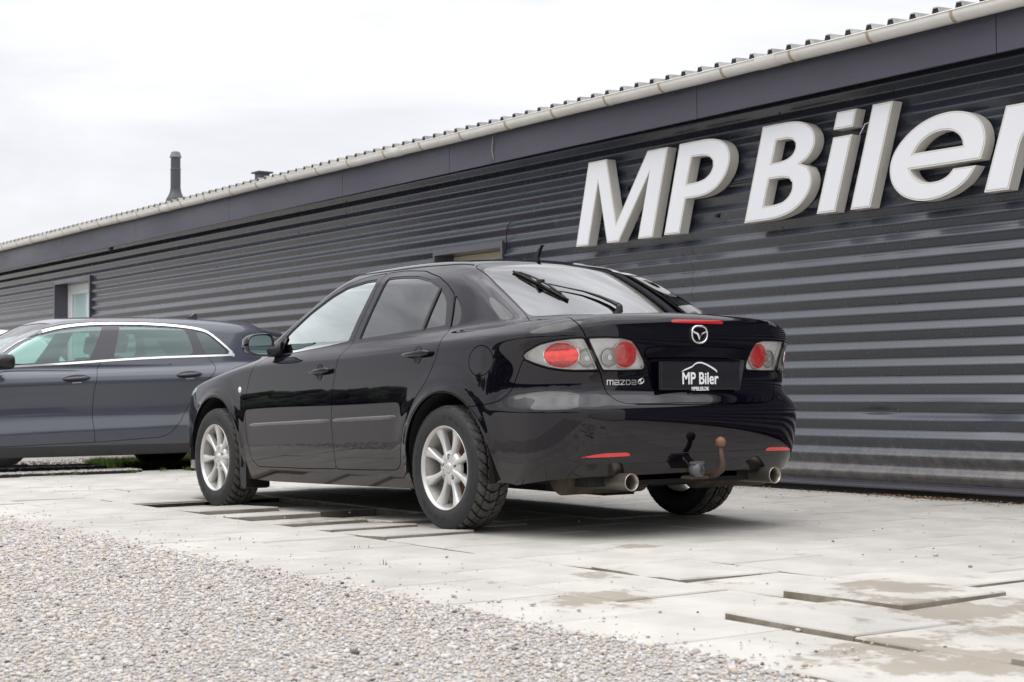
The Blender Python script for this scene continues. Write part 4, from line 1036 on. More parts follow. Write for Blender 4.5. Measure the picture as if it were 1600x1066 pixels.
def clad_piece(x0, x1, z0, z1, step=.45):
    zs = np.arange(z0, z1+1e-6, PITCH_W/14); zs = np.append(zs[zs < z1-1e-4], z1)
    lo, hi = max(min(x0, x1), -1.6), min(max(x0, x1), 1.3)
    xs = list(np.arange(min(x0, x1), max(x0, x1), step))+[max(x0, x1)]
    if lo < hi and z0 < .9: xs = sorted(set([round(x, 4) for x in xs if not lo < x < hi]+[round(x, 4) for x in np.arange(lo, hi, .035)]))
    Xg, Zg = np.meshgrid(xs, zs, indexing='ij'); Yg = wave(Zg)+.0012*np.sin(Xg*2.1+Zg*3)
    for (dx, dz, sx_, sz_, am) in dents: Yg = Yg+am*np.exp(-((Xg-dx)/sx_)**2-((Zg-dz)/sz_)**2)
    n, k = Xg.shape; V = np.stack([Xg, Yg, Zg], -1).reshape(-1, 3)
    i, j = np.meshgrid(np.arange(n-1), np.arange(k-1), indexing='ij'); a = i*k+j; b = (i+1)*k+j
    F = np.stack([a, a+1, b+1, b], -1).reshape(-1, 4)
    return V, F
def clad(name, x0, x1, z0, z1, step=.45):
    V, F = clad_piece(x0, x1, z0, z1, step); return obj(name, mesh_data(name, V, F, M_clad, smooth=True), bld)
W1 = (14.60, 15.985, 1.05, 2.292); W2 = (4.665, 5.73, .95, 1.965)
# sheets about six metres long, butted with a hair line between them, cut round the two openings
for (x0, x1) in ((X_R, -3.2), (-3.197, 2.2), (2.203, W2[0]), (W2[1], 9.9), (9.903, W1[0]), (W1[1], X_L)): clad('cladding_sheet', x0, x1, .085, ZT)
for (w) in (W1, W2):
    clad('cladding_sheet', w[0], w[1], .085, w[2]); clad('cladding_sheet', w[0], w[1], w[3], ZT)
M_flash = mat('folded_flashing', (.070, .070, .086), .36, 0, .3, var=.2, vscale=2, rvar=.08)
m = MB(); m.prism([(-.01, .045), (.018, .045), (.026, .052), (.026, .062), (.014, .066), (.014, .082), (.018, .088), (-.01, .092)], X_R, X_L, 'x'); m.build('base_flashing', M_flash, bld, fixn=True)
m = MB(); m.box((X_R, -.35, -.10), (X_L, -.02, .07)); m.build('plinth', mat('dark_plinth', (.03, .028, .025), .9), bld)  # very dark plinth below the base flashing
m = MB(); m.box((X_R, -8, .07), (W1[0], -.42, 2.8)); m.box((X_R, -.42, .07), (W2[0]-.3, -.03, 2.7)); m.box((W2[1]+.3, -.42, .07), (W1[0]-.2, -.03, 2.7)); m.box((W1[1]+.2, -.42, .07), (X_L, -.03, 2.7)); m.build('inner_wall', M_dark, bld)
# screws in the valleys
sc = MB(); rs = random.Random(3)
zz_ = [Z_A+PITCH_W*k+.006 for k in range(-1, 22)]
for x in np.arange(-4.9, 20, 1.03):
    for i, z in enumerate(zz_):
        if (i % 2 == 0 or rs.random() < .25) and not any(w[0]-.05 < x < w[1]+.05 and w[2]-.1 < z < w[3]+.02 for w in (W1, W2)):
            xx = x+rs.uniform(-.02, .02); y = float(wave(np.array(z)))
            sc.lathe([(.0001, .008), (.0045, .008), (.0052, .003), (.009, .0015), (.0095, -.001)], 8, 'y', (xx, y, z))
tag(sc.build('cladding_screw', M_flash, bld), kind='stuff')
# fascia boards, soffit, gutter, roof waves
M_fascia = mat('fascia_paint', (.056, .054, .078), .48, 0, .1, var=.18, vscale=1.5, stretch=(.6, 1, 2), rvar=.1)
yf = .24; fs = [X_R, -3.35, -.742, 1.875, 4.471, 5.153, 7.091, 9.681, 12.406, 15.08, 17.9, 20.8, X_L]
for a, b in zip(fs[:-1], fs[1:]):
    t0 = 2.640-.0035*(a+1); 
    m = MB(); za, zb_ = 2.688-.0042*(a+1), 2.688-.0042*(b+1)
    m.add([(a+.003, yf, za), (b-.003, yf, zb_), (b-.003, yf, 2.92), (a+.003, yf, 2.92), (a+.003, yf-.022, za), (b-.003, yf-.022, zb_), (b-.003, yf-.022, 2.92), (a+.003, yf-.022, 2.92)], [(0, 3, 2, 1), (4, 5, 6, 7), (0, 1, 5, 4), (3, 7, 6, 2), (0, 4, 7, 3), (1, 2, 6, 5)])
    fb = m.build('fascia_panel', M_fascia, bld, fixn=True)
    s_ = MB()
    for x in np.arange(a+.18, b-.1, .86):
        for zf in ((.07,) if rs.random() < .6 else (.07, .2)): s_.lathe([(.0001, .005), (.0055, .004), (.008, 0)], 8, 'y', (x+rs.uniform(-.1, .1), yf, za+zf+rs.uniform(-.02, .02)))
    s_.build('fascia_screw', M_flash, fb)
m = MB(); m.box((X_R, -.05, 2.735), (X_L, yf-.022, 2.755)); m.build('soffit_board', M_dark, bld)
m = MB(); m.tube([(4.46, yf+.006, 2.90), (4.455, yf+.012, 2.86), (4.47, yf+.008, 2.78), (4.45, yf+.006, 2.69)], .004, 6); m.build('loose_cable', mat('pale_cable', (.45, .43, .38), .6), bld)
M_gutter = mat('gutter_pvc', (.80, .79, .76), .30, 0, .25, var=.14, vscale=5, spec=.4, var2=(.70, .67, .61))
yg, zg, rg_ = yf+.010+.060, 2.966, .062
GS = [X_R]+[-3.4, 1.05, 5.9, 11.2, 16.2]+[X_L]
gut = None
for a, b in zip(GS[:-1], GS[1:]):
    m = MB(); n = 20; xs = np.linspace(a, b, 8); V = []; pr = [(yg+rg_*math.cos(q), zg+rg_*math.sin(q)) for q in np.linspace(0, -math.pi, n)]
    pr = [(yg+rg_-.004, zg+.004), (yg+rg_+.004, zg+.007), (yg+rg_+.006, zg+.002)]+pr
    for x in xs:
        sag = -.003*math.sin((x-a)/(b-a)*math.pi*3)
        for (y, z) in pr: V.append((x, y, z+sag))
    k = len(pr); F = [(i*k+j, i*k+j+1, (i+1)*k+j+1, (i+1)*k+j) for i in range(len(xs)-1) for j in range(k-1)]
    Vi = [(x, yg+(y-yg)*.95, zg+(z-zg)*.95+.001) for x, y, z in V]; m.add(V, F, True); m.add(Vi, [f[::-1] for f in F], True)
    m.build('gutter', M_gutter, bld)
    if b < X_L:
        m = MB(); pr2 = [(yg+(rg_+.004)*math.cos(q), zg+(rg_+.004)*math.sin(q)) for q in np.linspace(.05, -math.pi, n)]; V = [(x, y, z) for x in (b-.10, b-.095, b+.095, b+.10) for (y, z) in pr2]
        m.add(V, [(i*n+j, i*n+j+1, (i+1)*n+j+1, (i+1)*n+j) for i in range(3) for j in range(n-1)], True); m.build('gutter_joint', M_gutter, bld)
M_brk = mat('rusty_bracket', (.34, .22, .10), .7, .1, var=.6, vscale=40, var2=(.52, .47, .38))
br = MB(); n = 16; w_ = .011
pr = [(yg+(rg_+.0035)*math.cos(q), zg+(rg_+.0035)*math.sin(q)) for q in np.linspace(.0, -math.pi*.98, n)]
V = [(x, y, z) for x in (-w_, w_) for (y, z) in pr]; br.add(V, [(j, j+1, n+j+1, n+j) for j in range(n-1)], True)
pi_ = [(yg+(rg_-.001)*math.cos(q), zg+(rg_-.001)*math.sin(q)) for q in np.linspace(.0, -math.pi*.98, n)]
br.add([(-w_, y, z) for y, z in pr]+[(-w_, y, z) for y, z in pi_], [(j, n+j, n+j+1, j+1) for j in range(n-1)]); br.add([(w_, y, z) for y, z in pr]+[(w_, y, z) for y, z in pi_], [(j, j+1, n+j+1, n+j) for j in range(n-1)])
br_me = br.data('gutter_bracket', M_brk)
for k in range(-6, 34):
    x = .145+.662*k+rs.uniform(-.02, .02)
    if X_R < x < X_L: obj('gutter_bracket', br_me, bld, (x, 0, 0))
# wave sheet roof: trapezoid ribs with dark closed ends at the eaves
M_roof = mat('fibre_cement', (.40, .39, .375), .85, var=.35, vscale=6, bump=.3, bscale=60)
rp = .177; xs = []; prf = [(0, 0), (.055, 0), (.070, .053), (.107, .053), (.122, 0)]; x = X_R
R1 = []; 
while x < X_L:
    R1 += [(x+a, b) for a, b in prf]; x += rp
R1.append((x, 0)); y_e, z_e, ye2 = yf+.045, 2.985, -4.0; sl = .055; th_ = .007
V = []
for (yy) in (y_e, ye2):
    z0 = z_e+(y_e-yy)*sl
    V += [(a, yy, z0+b) for a, b in R1]+[(a, yy, z0+b-th_) for a, b in R1]
n = len(R1); F = []
for i in range(n-1):
    F += [(i, i+1, 2*n+i+1, 2*n+i), (n+i, 3*n+i, 3*n+i+1, n+i+1), (i, n+i, n+i+1, i+1)]
m = MB(); m.add(V, [f[::-1] for f in F]); m.build('roof_sheets', M_roof, bld, fixn=True)
fm = MB(); fm.prism([(.0555, -.006), (.0700, .0455), (.107, .0455), (.1215, -.006)], -.004, -.03, 'y'); fme = fm.data('eaves_filler', mat('dark_foam', (.018, .017, .016), .95), True)
k = 0; x = X_R
while x < X_L:
    if x < 22: obj('eaves_filler', fme, bld, (x, y_e+rs.uniform(-.004, .004), z_e+.0005))
    x += rp
# flat apron under the waves so the sky does not show through
m = MB(); m.box((X_R, -4.0, 2.90), (X_L, yf-.03, 2.925)); m.build('roof_deck', M_dark, bld)

# openings
def opening(w, depth, name):
    x0, x1, z0, z1 = w; m = MB(); t = .03
    m.box((x0-t, -depth, z1), (x1+t, .03, z1+.055)); m.box((x0-t, -depth, z0), (x0, .03, z1)); m.box((x1, -depth, z0), (x1+t, .03, z1)); return m.build(name, M_flash, bld)
M_pvc = mat('white_pvc', (.75, .76, .77), .35)
w = W1; op = opening(w, .26, 'window_reveal')
m = MB(); yb = -.24
x0, x1, z0, z1 = w; f_ = .085
for lo, hi in (((x0, yb, z1-f_), (x1, yb+.07, z1)), ((x0, yb, z0), (x1, yb+.07, z0+f_)), ((x0, yb, z0+f_), (x0+f_, yb+.07, z1-f_)), ((x1-f_, yb, z0+f_), (x1, yb+.07, z1-f_))): m.box(lo, hi, bev=.008)
m.box((x0+f_+.001, yb+.012, z1-f_-.06), (x1-f_-.001, yb+.06, z1-f_-.001), bev=.006); m.box((x1-f_-.06, yb+.012, z0+f_+.001), (x1-f_-.001, yb+.06, z1-f_-.062), bev=.006)
wf = m.build('window_frame', M_pvc, bld)
m = MB(); m.box((x0+f_, yb+.02, z0+f_), (x1-f_, yb+.028, z1-f_)); m.build('pane', mat('frosted_pane', (.48, .62, .62), .12, 0, .8, var=.1, vscale=1), wf)
w = W2; op = opening(w, .30, 'door_reveal'); x0, x1, z0, z1 = w
M_cream = mat('cream_sectional', (.50, .44, .34), .5, var=.1, vscale=3)
zz = z1-.075-.0; k = 0; top = z1
hs = [.072, .115, .40, .40]
for h_ in hs:
    m = MB(); m.box((x0, -.27, top-h_+.003), (x1, -.20 if k else -.185, top-.002), bev=.004); m.build('door_section', M_cream, bld); top -= h_; k += 1
m = MB(); m.box((x1-.001+.001, -.30, z0), (x1+.05, -.18, z1)); m.build('door_jamb', M_dark, bld)
m = MB(); pts = [(4.60, .020, 1.90), (4.585, .022, 2.0), (4.575, .022, 2.11), (4.55, .022, 2.155), (4.50, .022, 2.175), (4.3, .021, 2.18), (3.9, .021, 2.182), (3.3, .021, 2.185), (2.3, .021, 2.19), (.9, .021, 2.20), (-1, .021, 2.21)]
m.tube(pts, .005, 6); m.build('wall_cable', M_trim, bld)

# ------------------------------------------------ things on the roof and wall
fx, fy = 12.86, -3.3
fl_ = thing('flue_pipe', 'tall dark grey flue pipe with a ribbed cap standing on the roof', 'flue', (fx, fy, 3.245))
fl_.scale = (.50, .50, .61)
M_flue = mat('flue_grey', (.055, .054, .064), .5, var=.15, vscale=4)
m = MB(); m.lathe([(.26, -.02), (.25, .03), (.20, .10), (.16, .17), (.145, .22), (.14, .26)], 24, 'z'); m.build('flue_boot', M_flue, fl_)
m = MB(); m.lathe([(.134, .24), (.134, .70)], 24, 'z'); m.lathe([(.128, .69), (.128, .94)], 24, 'z'); m.lathe([(.140, .68), (.140, .70), (.130, .705)], 24, 'z'); m.build('flue_shaft', M_flue, fl_)
m = MB(); m.lathe([(.10, .93), (.155, .945), (.158, .965), (.145, .97), (.148, .99), (.135, .995), (.138, 1.015), (.12, 1.03), (.125, 1.045), (.10, 1.07), (.06, 1.085), (.0001, 1.09)], 24, 'z'); m.build('flue_cap', mat('flue_cap_grey', (.16, .155, .17), .5), fl_)
vt = thing('roof_vent', 'low square metal roof vent with an overhanging lid right of the tall flue', 'vent', (10.33, -3.3, 3.215))
vt.scale = (.38, .38, .38)
m = MB(); m.box((-.17, -.17, 0), (.17, .17, .26)); m.build('vent_box', M_flue, vt); m = MB(); m.box((-.26, -.26, .26), (.26, .26, .31), bev=.01); m.build('vent_lid', M_flue, vt)
cm_ = thing('dome_camera', 'small dome camera hanging under the eaves near the left window', 'camera', (13.45, YW+.17, 2.70))
m = MB(); m.lathe([(.05, .04), (.06, .0), (.06, -.03), (.045, -.045)], 20, 'z'); m.tube([(0, -.12, .02), (0, 0, .02)], .02, 8); m.build('camera_housing', M_trim, cm_)
m = MB(); m.lathe([(.046, -.045), (.044, -.07), (.034, -.095), (.018, -.108), (.0001, -.112)], 20, 'z'); m.build('camera_dome', mat('smoked_dome', (.03, .03, .035), .08, 0, 1.), cm_)

# ------------------------------------------------ sign letters
M_face = mat('sign_face', (.74, .75, .78), .38, var=.02, vscale=2)
M_ret = mat('sign_return', (.66, .64, .595), .42, var=.06, vscale=3)
M_line = mat('sign_joint', (.42, .40, .37), .6)
LET = {
'M': ([(3.471, 1.869), (3.298, 2.536), (3.067, 2.536), (2.954, 2.014), (2.570, 2.538), (2.334, 2.538), (2.520, 1.870), (2.694, 1.870), (2.551, 2.369), (2.926, 1.868), (3.072, 1.868), (3.177, 2.365), (3.310, 1.869)], []),
'P': ([(2.388, 1.873), (2.202, 2.542), (1.900, 2.542), (1.804, 2.528), (1.741, 2.505), (1.691, 2.468), (1.662, 2.410), (1.664, 2.345), (1.7, 2.262), (1.783, 2.184), (1.873, 2.143), (1.977, 2.125), (2.141, 2.124), (2.212, 1.873)], [[(2.126, 2.232), (2.067, 2.428), (1.934, 2.424), (1.876, 2.408), (1.844, 2.377), (1.841, 2.331), (1.868, 2.286), (1.923, 2.252), (1.995, 2.236)]]),
'B': ([(1.522, 1.886), (1.326, 2.549), (1.073, 2.549), (.974, 2.538), (.906, 2.512), (.852, 2.466), (.829, 2.409), (.840, 2.347), (.886, 2.286), (.972, 2.245), (.905, 2.218), (.872, 2.167), (.868, 2.099), (.902, 2.03), (.971, 1.966), (1.058, 1.922), (1.147, 1.900), (1.249, 1.887)], [[(1.244, 2.279), (1.194, 2.434), (1.088, 2.434), (1.038, 2.421), (1.013, 2.393), (1.014, 2.357), (1.039, 2.319), (1.09, 2.293), (1.16, 2.281)], [(1.328, 1.985), (1.271, 2.171), (1.142, 2.171), (1.08, 2.157), (1.049, 2.123), (1.05, 2.078), (1.082, 2.033), (1.139, 1.998), (1.222, 1.986)]]),
'i': ([(.826, 1.885), (.668, 2.383), (.501, 2.383), (.659, 1.885)], []),
'dot': ([(.665, 2.435), (.630, 2.548), (.459, 2.548), (.494, 2.435)], []),
'l': ([(.525, 1.884), (.320, 2.552), (.150, 2.552), (.354, 1.884)], []),
'e': ([(-.522, 2.092), (-.546, 2.146), (-.562, 2.203), (-.559, 2.265), (-.533, 2.324), (-.477, 2.373), (-.401, 2.404), (-.31, 2.417), (-.199, 2.411), (-.085, 2.383), (.022, 2.332), (.111, 2.262), (.166, 2.192), (.189, 2.117), (.182, 2.042), (.145, 1.976), (.078, 1.922), (-.019, 1.888), (-.114, 1.878), (-.226, 1.890), (-.328, 1.922), (-.411, 1.968), (-.456, 2.012), (-.489, 2.058), (-.317, 2.058), (-.275, 2.017), (-.21, 1.994), (-.125, 1.991), (-.05, 2.009), (-.002, 2.046), (.021, 2.092)], [[(-.010, 2.191), (-.044, 2.234), (-.102, 2.276), (-.178, 2.303), (-.262, 2.307), (-.326, 2.292), (-.371, 2.257), (-.391, 2.220), (-.392, 2.191)]]),
'r': ([(-.545, 1.885), (-.713, 2.388), (-.870, 2.388), (-.855, 2.325), (-.911, 2.362), (-.985, 2.386), (-1.060, 2.392), (-1.040, 2.255), (-.960, 2.262), (-.890, 2.245), (-.835, 2.205), (-.806, 2.15), (-.722, 1.885)], [])}
def round_outline(P, it=2, ang=.60):
    """cut only the soft corners of an outline so curves become smooth and corners stay sharp"""
    Q = [np.array(p, float) for p in P]
    for _ in range(it):
        R = []; n = len(Q)
        for i in range(n):
            a, b, c = Q[i-1], Q[i], Q[(i+1) % n]; u = (b-a)/np.linalg.norm(b-a); v = (c-b)/np.linalg.norm(c-b); t = math.acos(max(-1, min(1, float(u@v))))
            if t < ang and t > .02 and min(np.linalg.norm(b-a), np.linalg.norm(c-b)) < .16:
                s_ = .25*min(np.linalg.norm(b-a), np.linalg.norm(c-b)); R += [b-u*s_, b+v*s_]
            else: R.append(b)
        Q = R
    return Q
def inset(P, d):
    P = [np.array(p, float) for p in P]; n = len(P); A_ = sum(P[i][0]*P[(i+1) % n][1]-P[(i+1) % n][0]*P[i][1] for i in range(n)); sg = 1 if A_ > 0 else -1; R = []
    for i in range(n):
        a, b, c = P[i-1], P[i], P[(i+1) % n]; u = (b-a)/np.linalg.norm(b-a); v = (c-b)/np.linalg.norm(c-b)
        n1 = np.array([-u[1], u[0]])*sg; n2 = np.array([-v[1], v[0]])*sg; m_ = n1+n2; m_ = m_/max(1e-6, np.linalg.norm(m_)); k_ = d/max(.45, float(m_@n1)); R.append(b+m_*k_)
    return R
def sign_part(key, parent, x0, names):
    o_, hs_ = LET[key]; o_ = round_outline(o_); hs_ = [round_outline(h) for h in hs_]; sh = lambda P: [(p[0]-x0, p[1]) for p in P]
    yb, yf_ = .030, .118; m = MB(); m.prism(sh(o_), yb, yf_, 'y', holes=[sh(h) for h in hs_]); c = m.build(names[0], M_ret, parent, fixn=True)
    m = MB(); m.prism(sh(inset(o_, .009)), yf_-.001, yf_+.0012, 'y', holes=[sh(inset(h, -.009)) for h in hs_]); m.build(names[2], M_line, c, fixn=True)
    m = MB(); m.prism(sh(inset(o_, .0115)), yf_-.0008, yf_+.0022, 'y', holes=[sh(inset(h, -.0115)) for h in hs_]); m.build(names[1], M_face, c, fixn=True)
LL = {'M': 'big white slanted letter M at the left end of the wall sign', 'P': 'big white slanted letter P following the M on the wall sign', 'B': 'big white slanted capital B at the middle of the wall sign',
      'i': 'big white slanted letter i with its separate dot on the wall sign', 'l': 'tall plain white slanted letter l before the round e of the sign', 'e': 'big white slanted round letter e on the wall sign', 'r': 'white slanted letter r at the right end of the sign, cut by the picture edge'}
for k in 'MPBiler':
    x0 = sum(p[0] for p in LET[k][0])/len(LET[k][0]); t = thing('sign_letter', LL[k], 'sign letter', (x0, YW, 0), 0, 'letters of the wall sign')
    sign_part(k, t, x0, ('letter_box', 'letter_face', 'face_edge'))
    if k == 'i':
        sign_part('dot', t, x0, ('dot_box', 'dot_face', 'face_edge')); m = MB(); m.tube([(.50-x0, .05, 2.38), (.47-x0, .05, 2.42), (.455-x0, .045, 2.45), (.43-x0, .03, 2.46)], .004, 6); m.build('wire', M_pvc, t)
    for (sx_, sz_) in ((0, 1.98), (0, 2.30)):
        m = MB(); m.tube([(sx_+rs.uniform(-.05, .05), -.02, sz_), (sx_, .035, sz_)], .012, 8); m.build('stand_off', M_trim, t)
# ================================================================= ground
def in_view(x, y, z=0., mx_=260, my=200):
    d = np.stack([np.asarray(x, float)-CAM[0], np.asarray(y, float)-CAM[1], np.full(np.shape(x), z)-CAM[2]], -1); q = d@CF; q_ = np.maximum(q, .1)
    px = 800+FPX*(d@CR)/q_; py = 533-FPX*(d@CU)/q_; return (q > .5) & (px > -mx_) & (px < 1600+mx_) & (py < 1066+my)
# dirt bed under the slabs, then yard gravel, then fields beyond
M_dirt = mat('brown_sand', (.13, .10, .065), .95, var=.5, vscale=9, bump=.6, bscale=50)
m = MB(); m.add([(-400, -400, -.105), (400, -400, -.105), (400, 400, -.105), (-400, 400, -.105)], [(0, 1, 2, 3)]); g_ = m.build('ground', mat('yard_earth', (.30, .28, .25), .95, var=.3, vscale=.4)); g_['kind'] = 'structure'
def slab_mat():
    m = mat('concrete_slab', (.430, .412, .380), .86, var=.16, vscale=3.2, bump=.22, bscale=170, obj_rand=.05, spec=.25, bdist=.003)
    t = m.node_tree; b = t.nodes['Principled BSDF']; src = b.inputs['Base Color'].links[0].from_socket
    g = t.nodes.new('ShaderNodeNewGeometry'); pos = g.outputs['Position']
    # tan dirt and damp stains: patches round the broken places and streaks elsewhere
    n = t.nodes.new('ShaderNodeTexNoise'); n.inputs['Scale'].default_value = 3.6; n.inputs['Detail'].default_value = 9; n.inputs['Roughness'].default_value = .70; t.links.new(pos, n.inputs['Vector'])
    def blob(c, r):
        d = t.nodes.new('ShaderNodeVectorMath'); d.operation = 'DISTANCE'; d.inputs[1].default_value = (*c, 0); t.links.new(pos, d.inputs[0])
        q = t.nodes.new('ShaderNodeMapRange'); q.inputs[1].default_value = 0; q.inputs[2].default_value = r; q.inputs[3].default_value = 1; q.inputs[4].default_value = 0; t.links.new(d.outputs['Value'], q.inputs[0]); return q.outputs[0]
    acc = None
    for c, r in (((-3.3, 1.15), .65), ((-3.75, 1.35), .55), ((-3.65, 2.0), .42), ((-3.1, 1.3), .45), ((-2.45, 1.9), .35), ((-1.1, .6), .30), ((-3.0, 1.0), .5), ((-4.0, 1.9), .6), ((-3.45, 1.36), .42), ((1.0, .8), .6), ((-4.1, 1.2), .8), ((-1.9, 1.5), .3)):
        o = blob(c, r)
        if acc is None: acc = o
        else:
            a = t.nodes.new('ShaderNodeMath'); a.operation = 'MAXIMUM'; t.links.new(acc, a.inputs[0]); t.links.new(o, a.inputs[1]); acc = a.outputs[0]
    s_ = t.nodes.new('ShaderNodeMath'); s_.operation = 'MULTIPLY_ADD'; t.links.new(acc, s_.inputs[0]); s_.inputs[1].default_value = .21; t.links.new(n.outputs['Fac'], s_.inputs[2])
    r_ = t.nodes.new('ShaderNodeMapRange'); r_.inputs[1].default_value = .615; r_.inputs[2].default_value = .675; r_.inputs[3].default_value = 0; r_.inputs[4].default_value = .62; t.links.new(s_.outputs[0], r_.inputs[0])
    mi = t.nodes.new('ShaderNodeMix'); mi.data_type = 'RGBA'; t.links.new(r_.outputs[0], mi.inputs[0]); t.links.new(src, mi.inputs[6]); mi.inputs[7].default_value = (.185, .150, .105, 1)
    # fine dark grit
    n2 = t.nodes.new('ShaderNodeTexNoise'); n2.inputs['Scale'].default_value = 75; n2.inputs['Detail'].default_value = 4; t.links.new(pos, n2.inputs['Vector'])
    r2 = t.nodes.new('ShaderNodeMapRange'); r2.inputs[1].default_value = .66; r2.inputs[2].default_value = .74; r2.inputs[4].default_value = .45; t.links.new(n2.outputs['Fac'], r2.inputs[0])
    m2 = t.nodes.new('ShaderNodeMix'); m2.data_type = 'RGBA'; t.links.new(r2.outputs[0], m2.inputs[0]); t.links.new(mi.outputs[2], m2.inputs[6]); m2.inputs[7].default_value = (.17, .15, .12, 1)
    # broad random variation of the slab tone
    n3 = t.nodes.new('ShaderNodeTexNoise'); n3.inputs['Scale'].default_value = .7; n3.inputs['Detail'].default_value = 5; t.links.new(pos, n3.inputs['Vector'])
    r3 = t.nodes.new('ShaderNodeMapRange'); r3.inputs[1].default_value = .35; r3.inputs[2].default_value = .65; r3.inputs[3].default_value = .90; r3.inputs[4].default_value = 1.08; t.links.new(n3.outputs['Fac'], r3.inputs[0])
    m3 = t.nodes.new('ShaderNodeMix'); m3.data_type = 'RGBA'; m3.blend_type = 'MULTIPLY'; m3.inputs[0].default_value = 1; t.links.new(m2.outputs[2], m3.inputs[6]); t.links.new(r3.outputs[0], m3.inputs[7])
    t.links.new(m3.outputs[2], b.inputs['Base Color']); return m
M_slab = slab_mat()
M_slabside = mat('slab_edge', (.13, .105, .07), .92, var=.5, vscale=5, var2=(.31, .285, .24), bump=.4, bscale=90, bdist=.004)
PX, PY = .52, .515
pav = bpy.data.objects.new('paving', None); link(pav); pav['kind'] = 'structure'
def slab_mesh(seed):
    r = random.Random(seed); w, h = PX/2-.0022, PY/2-.0022; b_ = .004; th = .058
    c = [(-w, -h), (w, -h), (w, h), (-w, h)]; V = []
    # chamfered edge with a few chips
    n = 5; ring = []
    for i in range(4):
        a, b = c[i], c[(i+1) % 4]
        for k in range(n): ring.append((a[0]+(b[0]-a[0])*k/n, a[1]+(b[1]-a[1])*k/n))
    K = len(ring); top = []; out_ = []
    for (x, y) in ring:
        q = b_+(r.uniform(0, .010) if r.random() < .12 else r.uniform(0, .0012)); s_ = 1-q/w; top.append((x*s_, y*s_, 0)); out_.append((x, y, -q*.9-.001))
    V = top+out_+[(x, y, -th) for x, y in ring]
    F = [tuple(range(K))]+[(i, K+i, K+(i+1) % K, (i+1) % K) for i in range(K)]+[(K+i, 2*K+i, 2*K+(i+1) % K, K+(i+1) % K) for i in range(K)]
    return mesh_data('paving_slab', V, F, [M_slab, M_slabside], mi=[0]+[0]*K+[1]*K)
SMs = [slab_mesh(k) for k in range(8)]
# rows run along the building; alternate rows are shifted by half a slab
rowsY = [(1.33+PY*k) for k in range(-8, 2)]     # front edge lies at y = 1.33+...
tilt = {}
def disp(row, cx, cy):
    """sunk, lifted and tipped slabs as the photograph shows them: (dz, pitch about y, roll about x)"""
    r = random.Random(int(cx*97)*31+row*7+5); dz, ry, rx = r.uniform(-.0025, .0015), r.uniform(-.0022, .0022), r.uniform(-.0022, .0022)
    if r.random() < .10: dz -= r.uniform(.002, .007)
    ya, yb = cy-PY/2, cy+PY/2
    if .75 < cy < 1.4 and .0 < cx < 2.9: dz, ry = .004+r.uniform(-.005, .005), .043+r.uniform(-.014, .014)       # tipped like shingles beside the sill
    if .25 < cy < .8 and .2 < cx < 2.2: dz, ry = .000+r.uniform(-.010, .006), .036+r.uniform(-.02, .014)
    if .75 < cy < 1.4 and .75 < cx < 1.25: dz = -.004
    if .25 < cy < .8 and 1.0 < cx < 1.55: dz, ry = -.050, .02
    if .2 < cy < 1.1 and 2.3 < cx < 3.1: dz, ry = -.032, .0
    return dz, ry, rx
special = {}
count = 0; rest_m = []
slabs = []
for ri, y0 in enumerate(range(-8, 3)):
    row = y0; cy = 1.33+PY*row-PY/2; off = 0 if row % 2 == 0 else PX/2
    for k in range(-10, 18):
        cx = -1.73+off-PX/2+PX*k
        if cx > 6.60 or cx < -6.6: continue
        if cy > 2.36: continue
        slabs.append((row, k, cx, cy))
def near(a, b, e=.14): return abs(a-b) < e
for (row, k, cx, cy) in slabs:
    dz, ry, rx = disp(row, cx, cy)
    # right foreground group: rows whose centres lie at y about 1.07, 1.59 and 2.10
    if near(cy, 1.59, .2):
        if near(cx, -3.23, .27): dz, ry, rx = .013, -.012, .012
        elif near(cx, -3.75, .27): dz, ry, rx = .004, -.006, .008
        elif near(cx, -4.27, .27): dz, ry, rx = .016, .02, .0
    if near(cy, 1.07, .2):
        if near(cx, -3.03, .27): dz, ry, rx = .024, .010, -.004
        elif near(cx, -3.55, .27): dz, ry, rx = .008, -.010, -.014
        elif near(cx, -4.07, .27): dz, ry, rx = .012, .0, .004
        elif near(cx, -1.99, .27): dz, ry, rx = .010, -.006, .022
        elif near(cx, -2.51, .27): dz, ry, rx = -.002, .02, -.008
        elif near(cx, -1.47, .27): dz, ry, rx = .004, .020, .002
    if near(cy, 2.10, .2) and -3.9 < cx < -3.3: dz, ry, rx = -.003, -.004, .0
    if near(cy, 2.10, .2) and cx < -3.9: dz, ry, rx = .006, .0, .004
    if near(cy, .56, .2):
        if near(cx, -1.9, .27): dz, ry, rx = .008, .018, .0
        if near(cx, -2.4, .27): dz, ry, rx = .006, -.006, .0
        if near(cx, -2.95, .27): dz, ry, rx = .012, .024, .0
    if cx < -1.2: q_ = 1.1 if cx < -2.9 else .7; dz, ry, rx = dz*q_, ry*q_, rx*q_
    slab_vis = bool(in_view([cx], [cy], 0., 120, 120)[0])
    if slab_vis and count < 300:
        o = obj('paving_slab', SMs[rs.randrange(8)], pav, (cx, cy, dz), (rx, ry, rs.uniform(-.004, .004))); count += 1
    else: rest_m.append((cx, cy, dz))
print('slabs', count, len(rest_m))
m = MB()
for (cx, cy, dz) in rest_m: m.box((cx-PX/2+.002, cy-PY/2+.002, dz-.05), (cx+PX/2-.002, cy+PY/2-.002, dz))
if rest_m: tag(m.build('distant_paving', M_slab, pav), kind='stuff')
m = MB(); m.box((-8, -2.78, -.085), (6.75, 2.34, -.056)); m.build('sand_bed', M_dirt, pav)
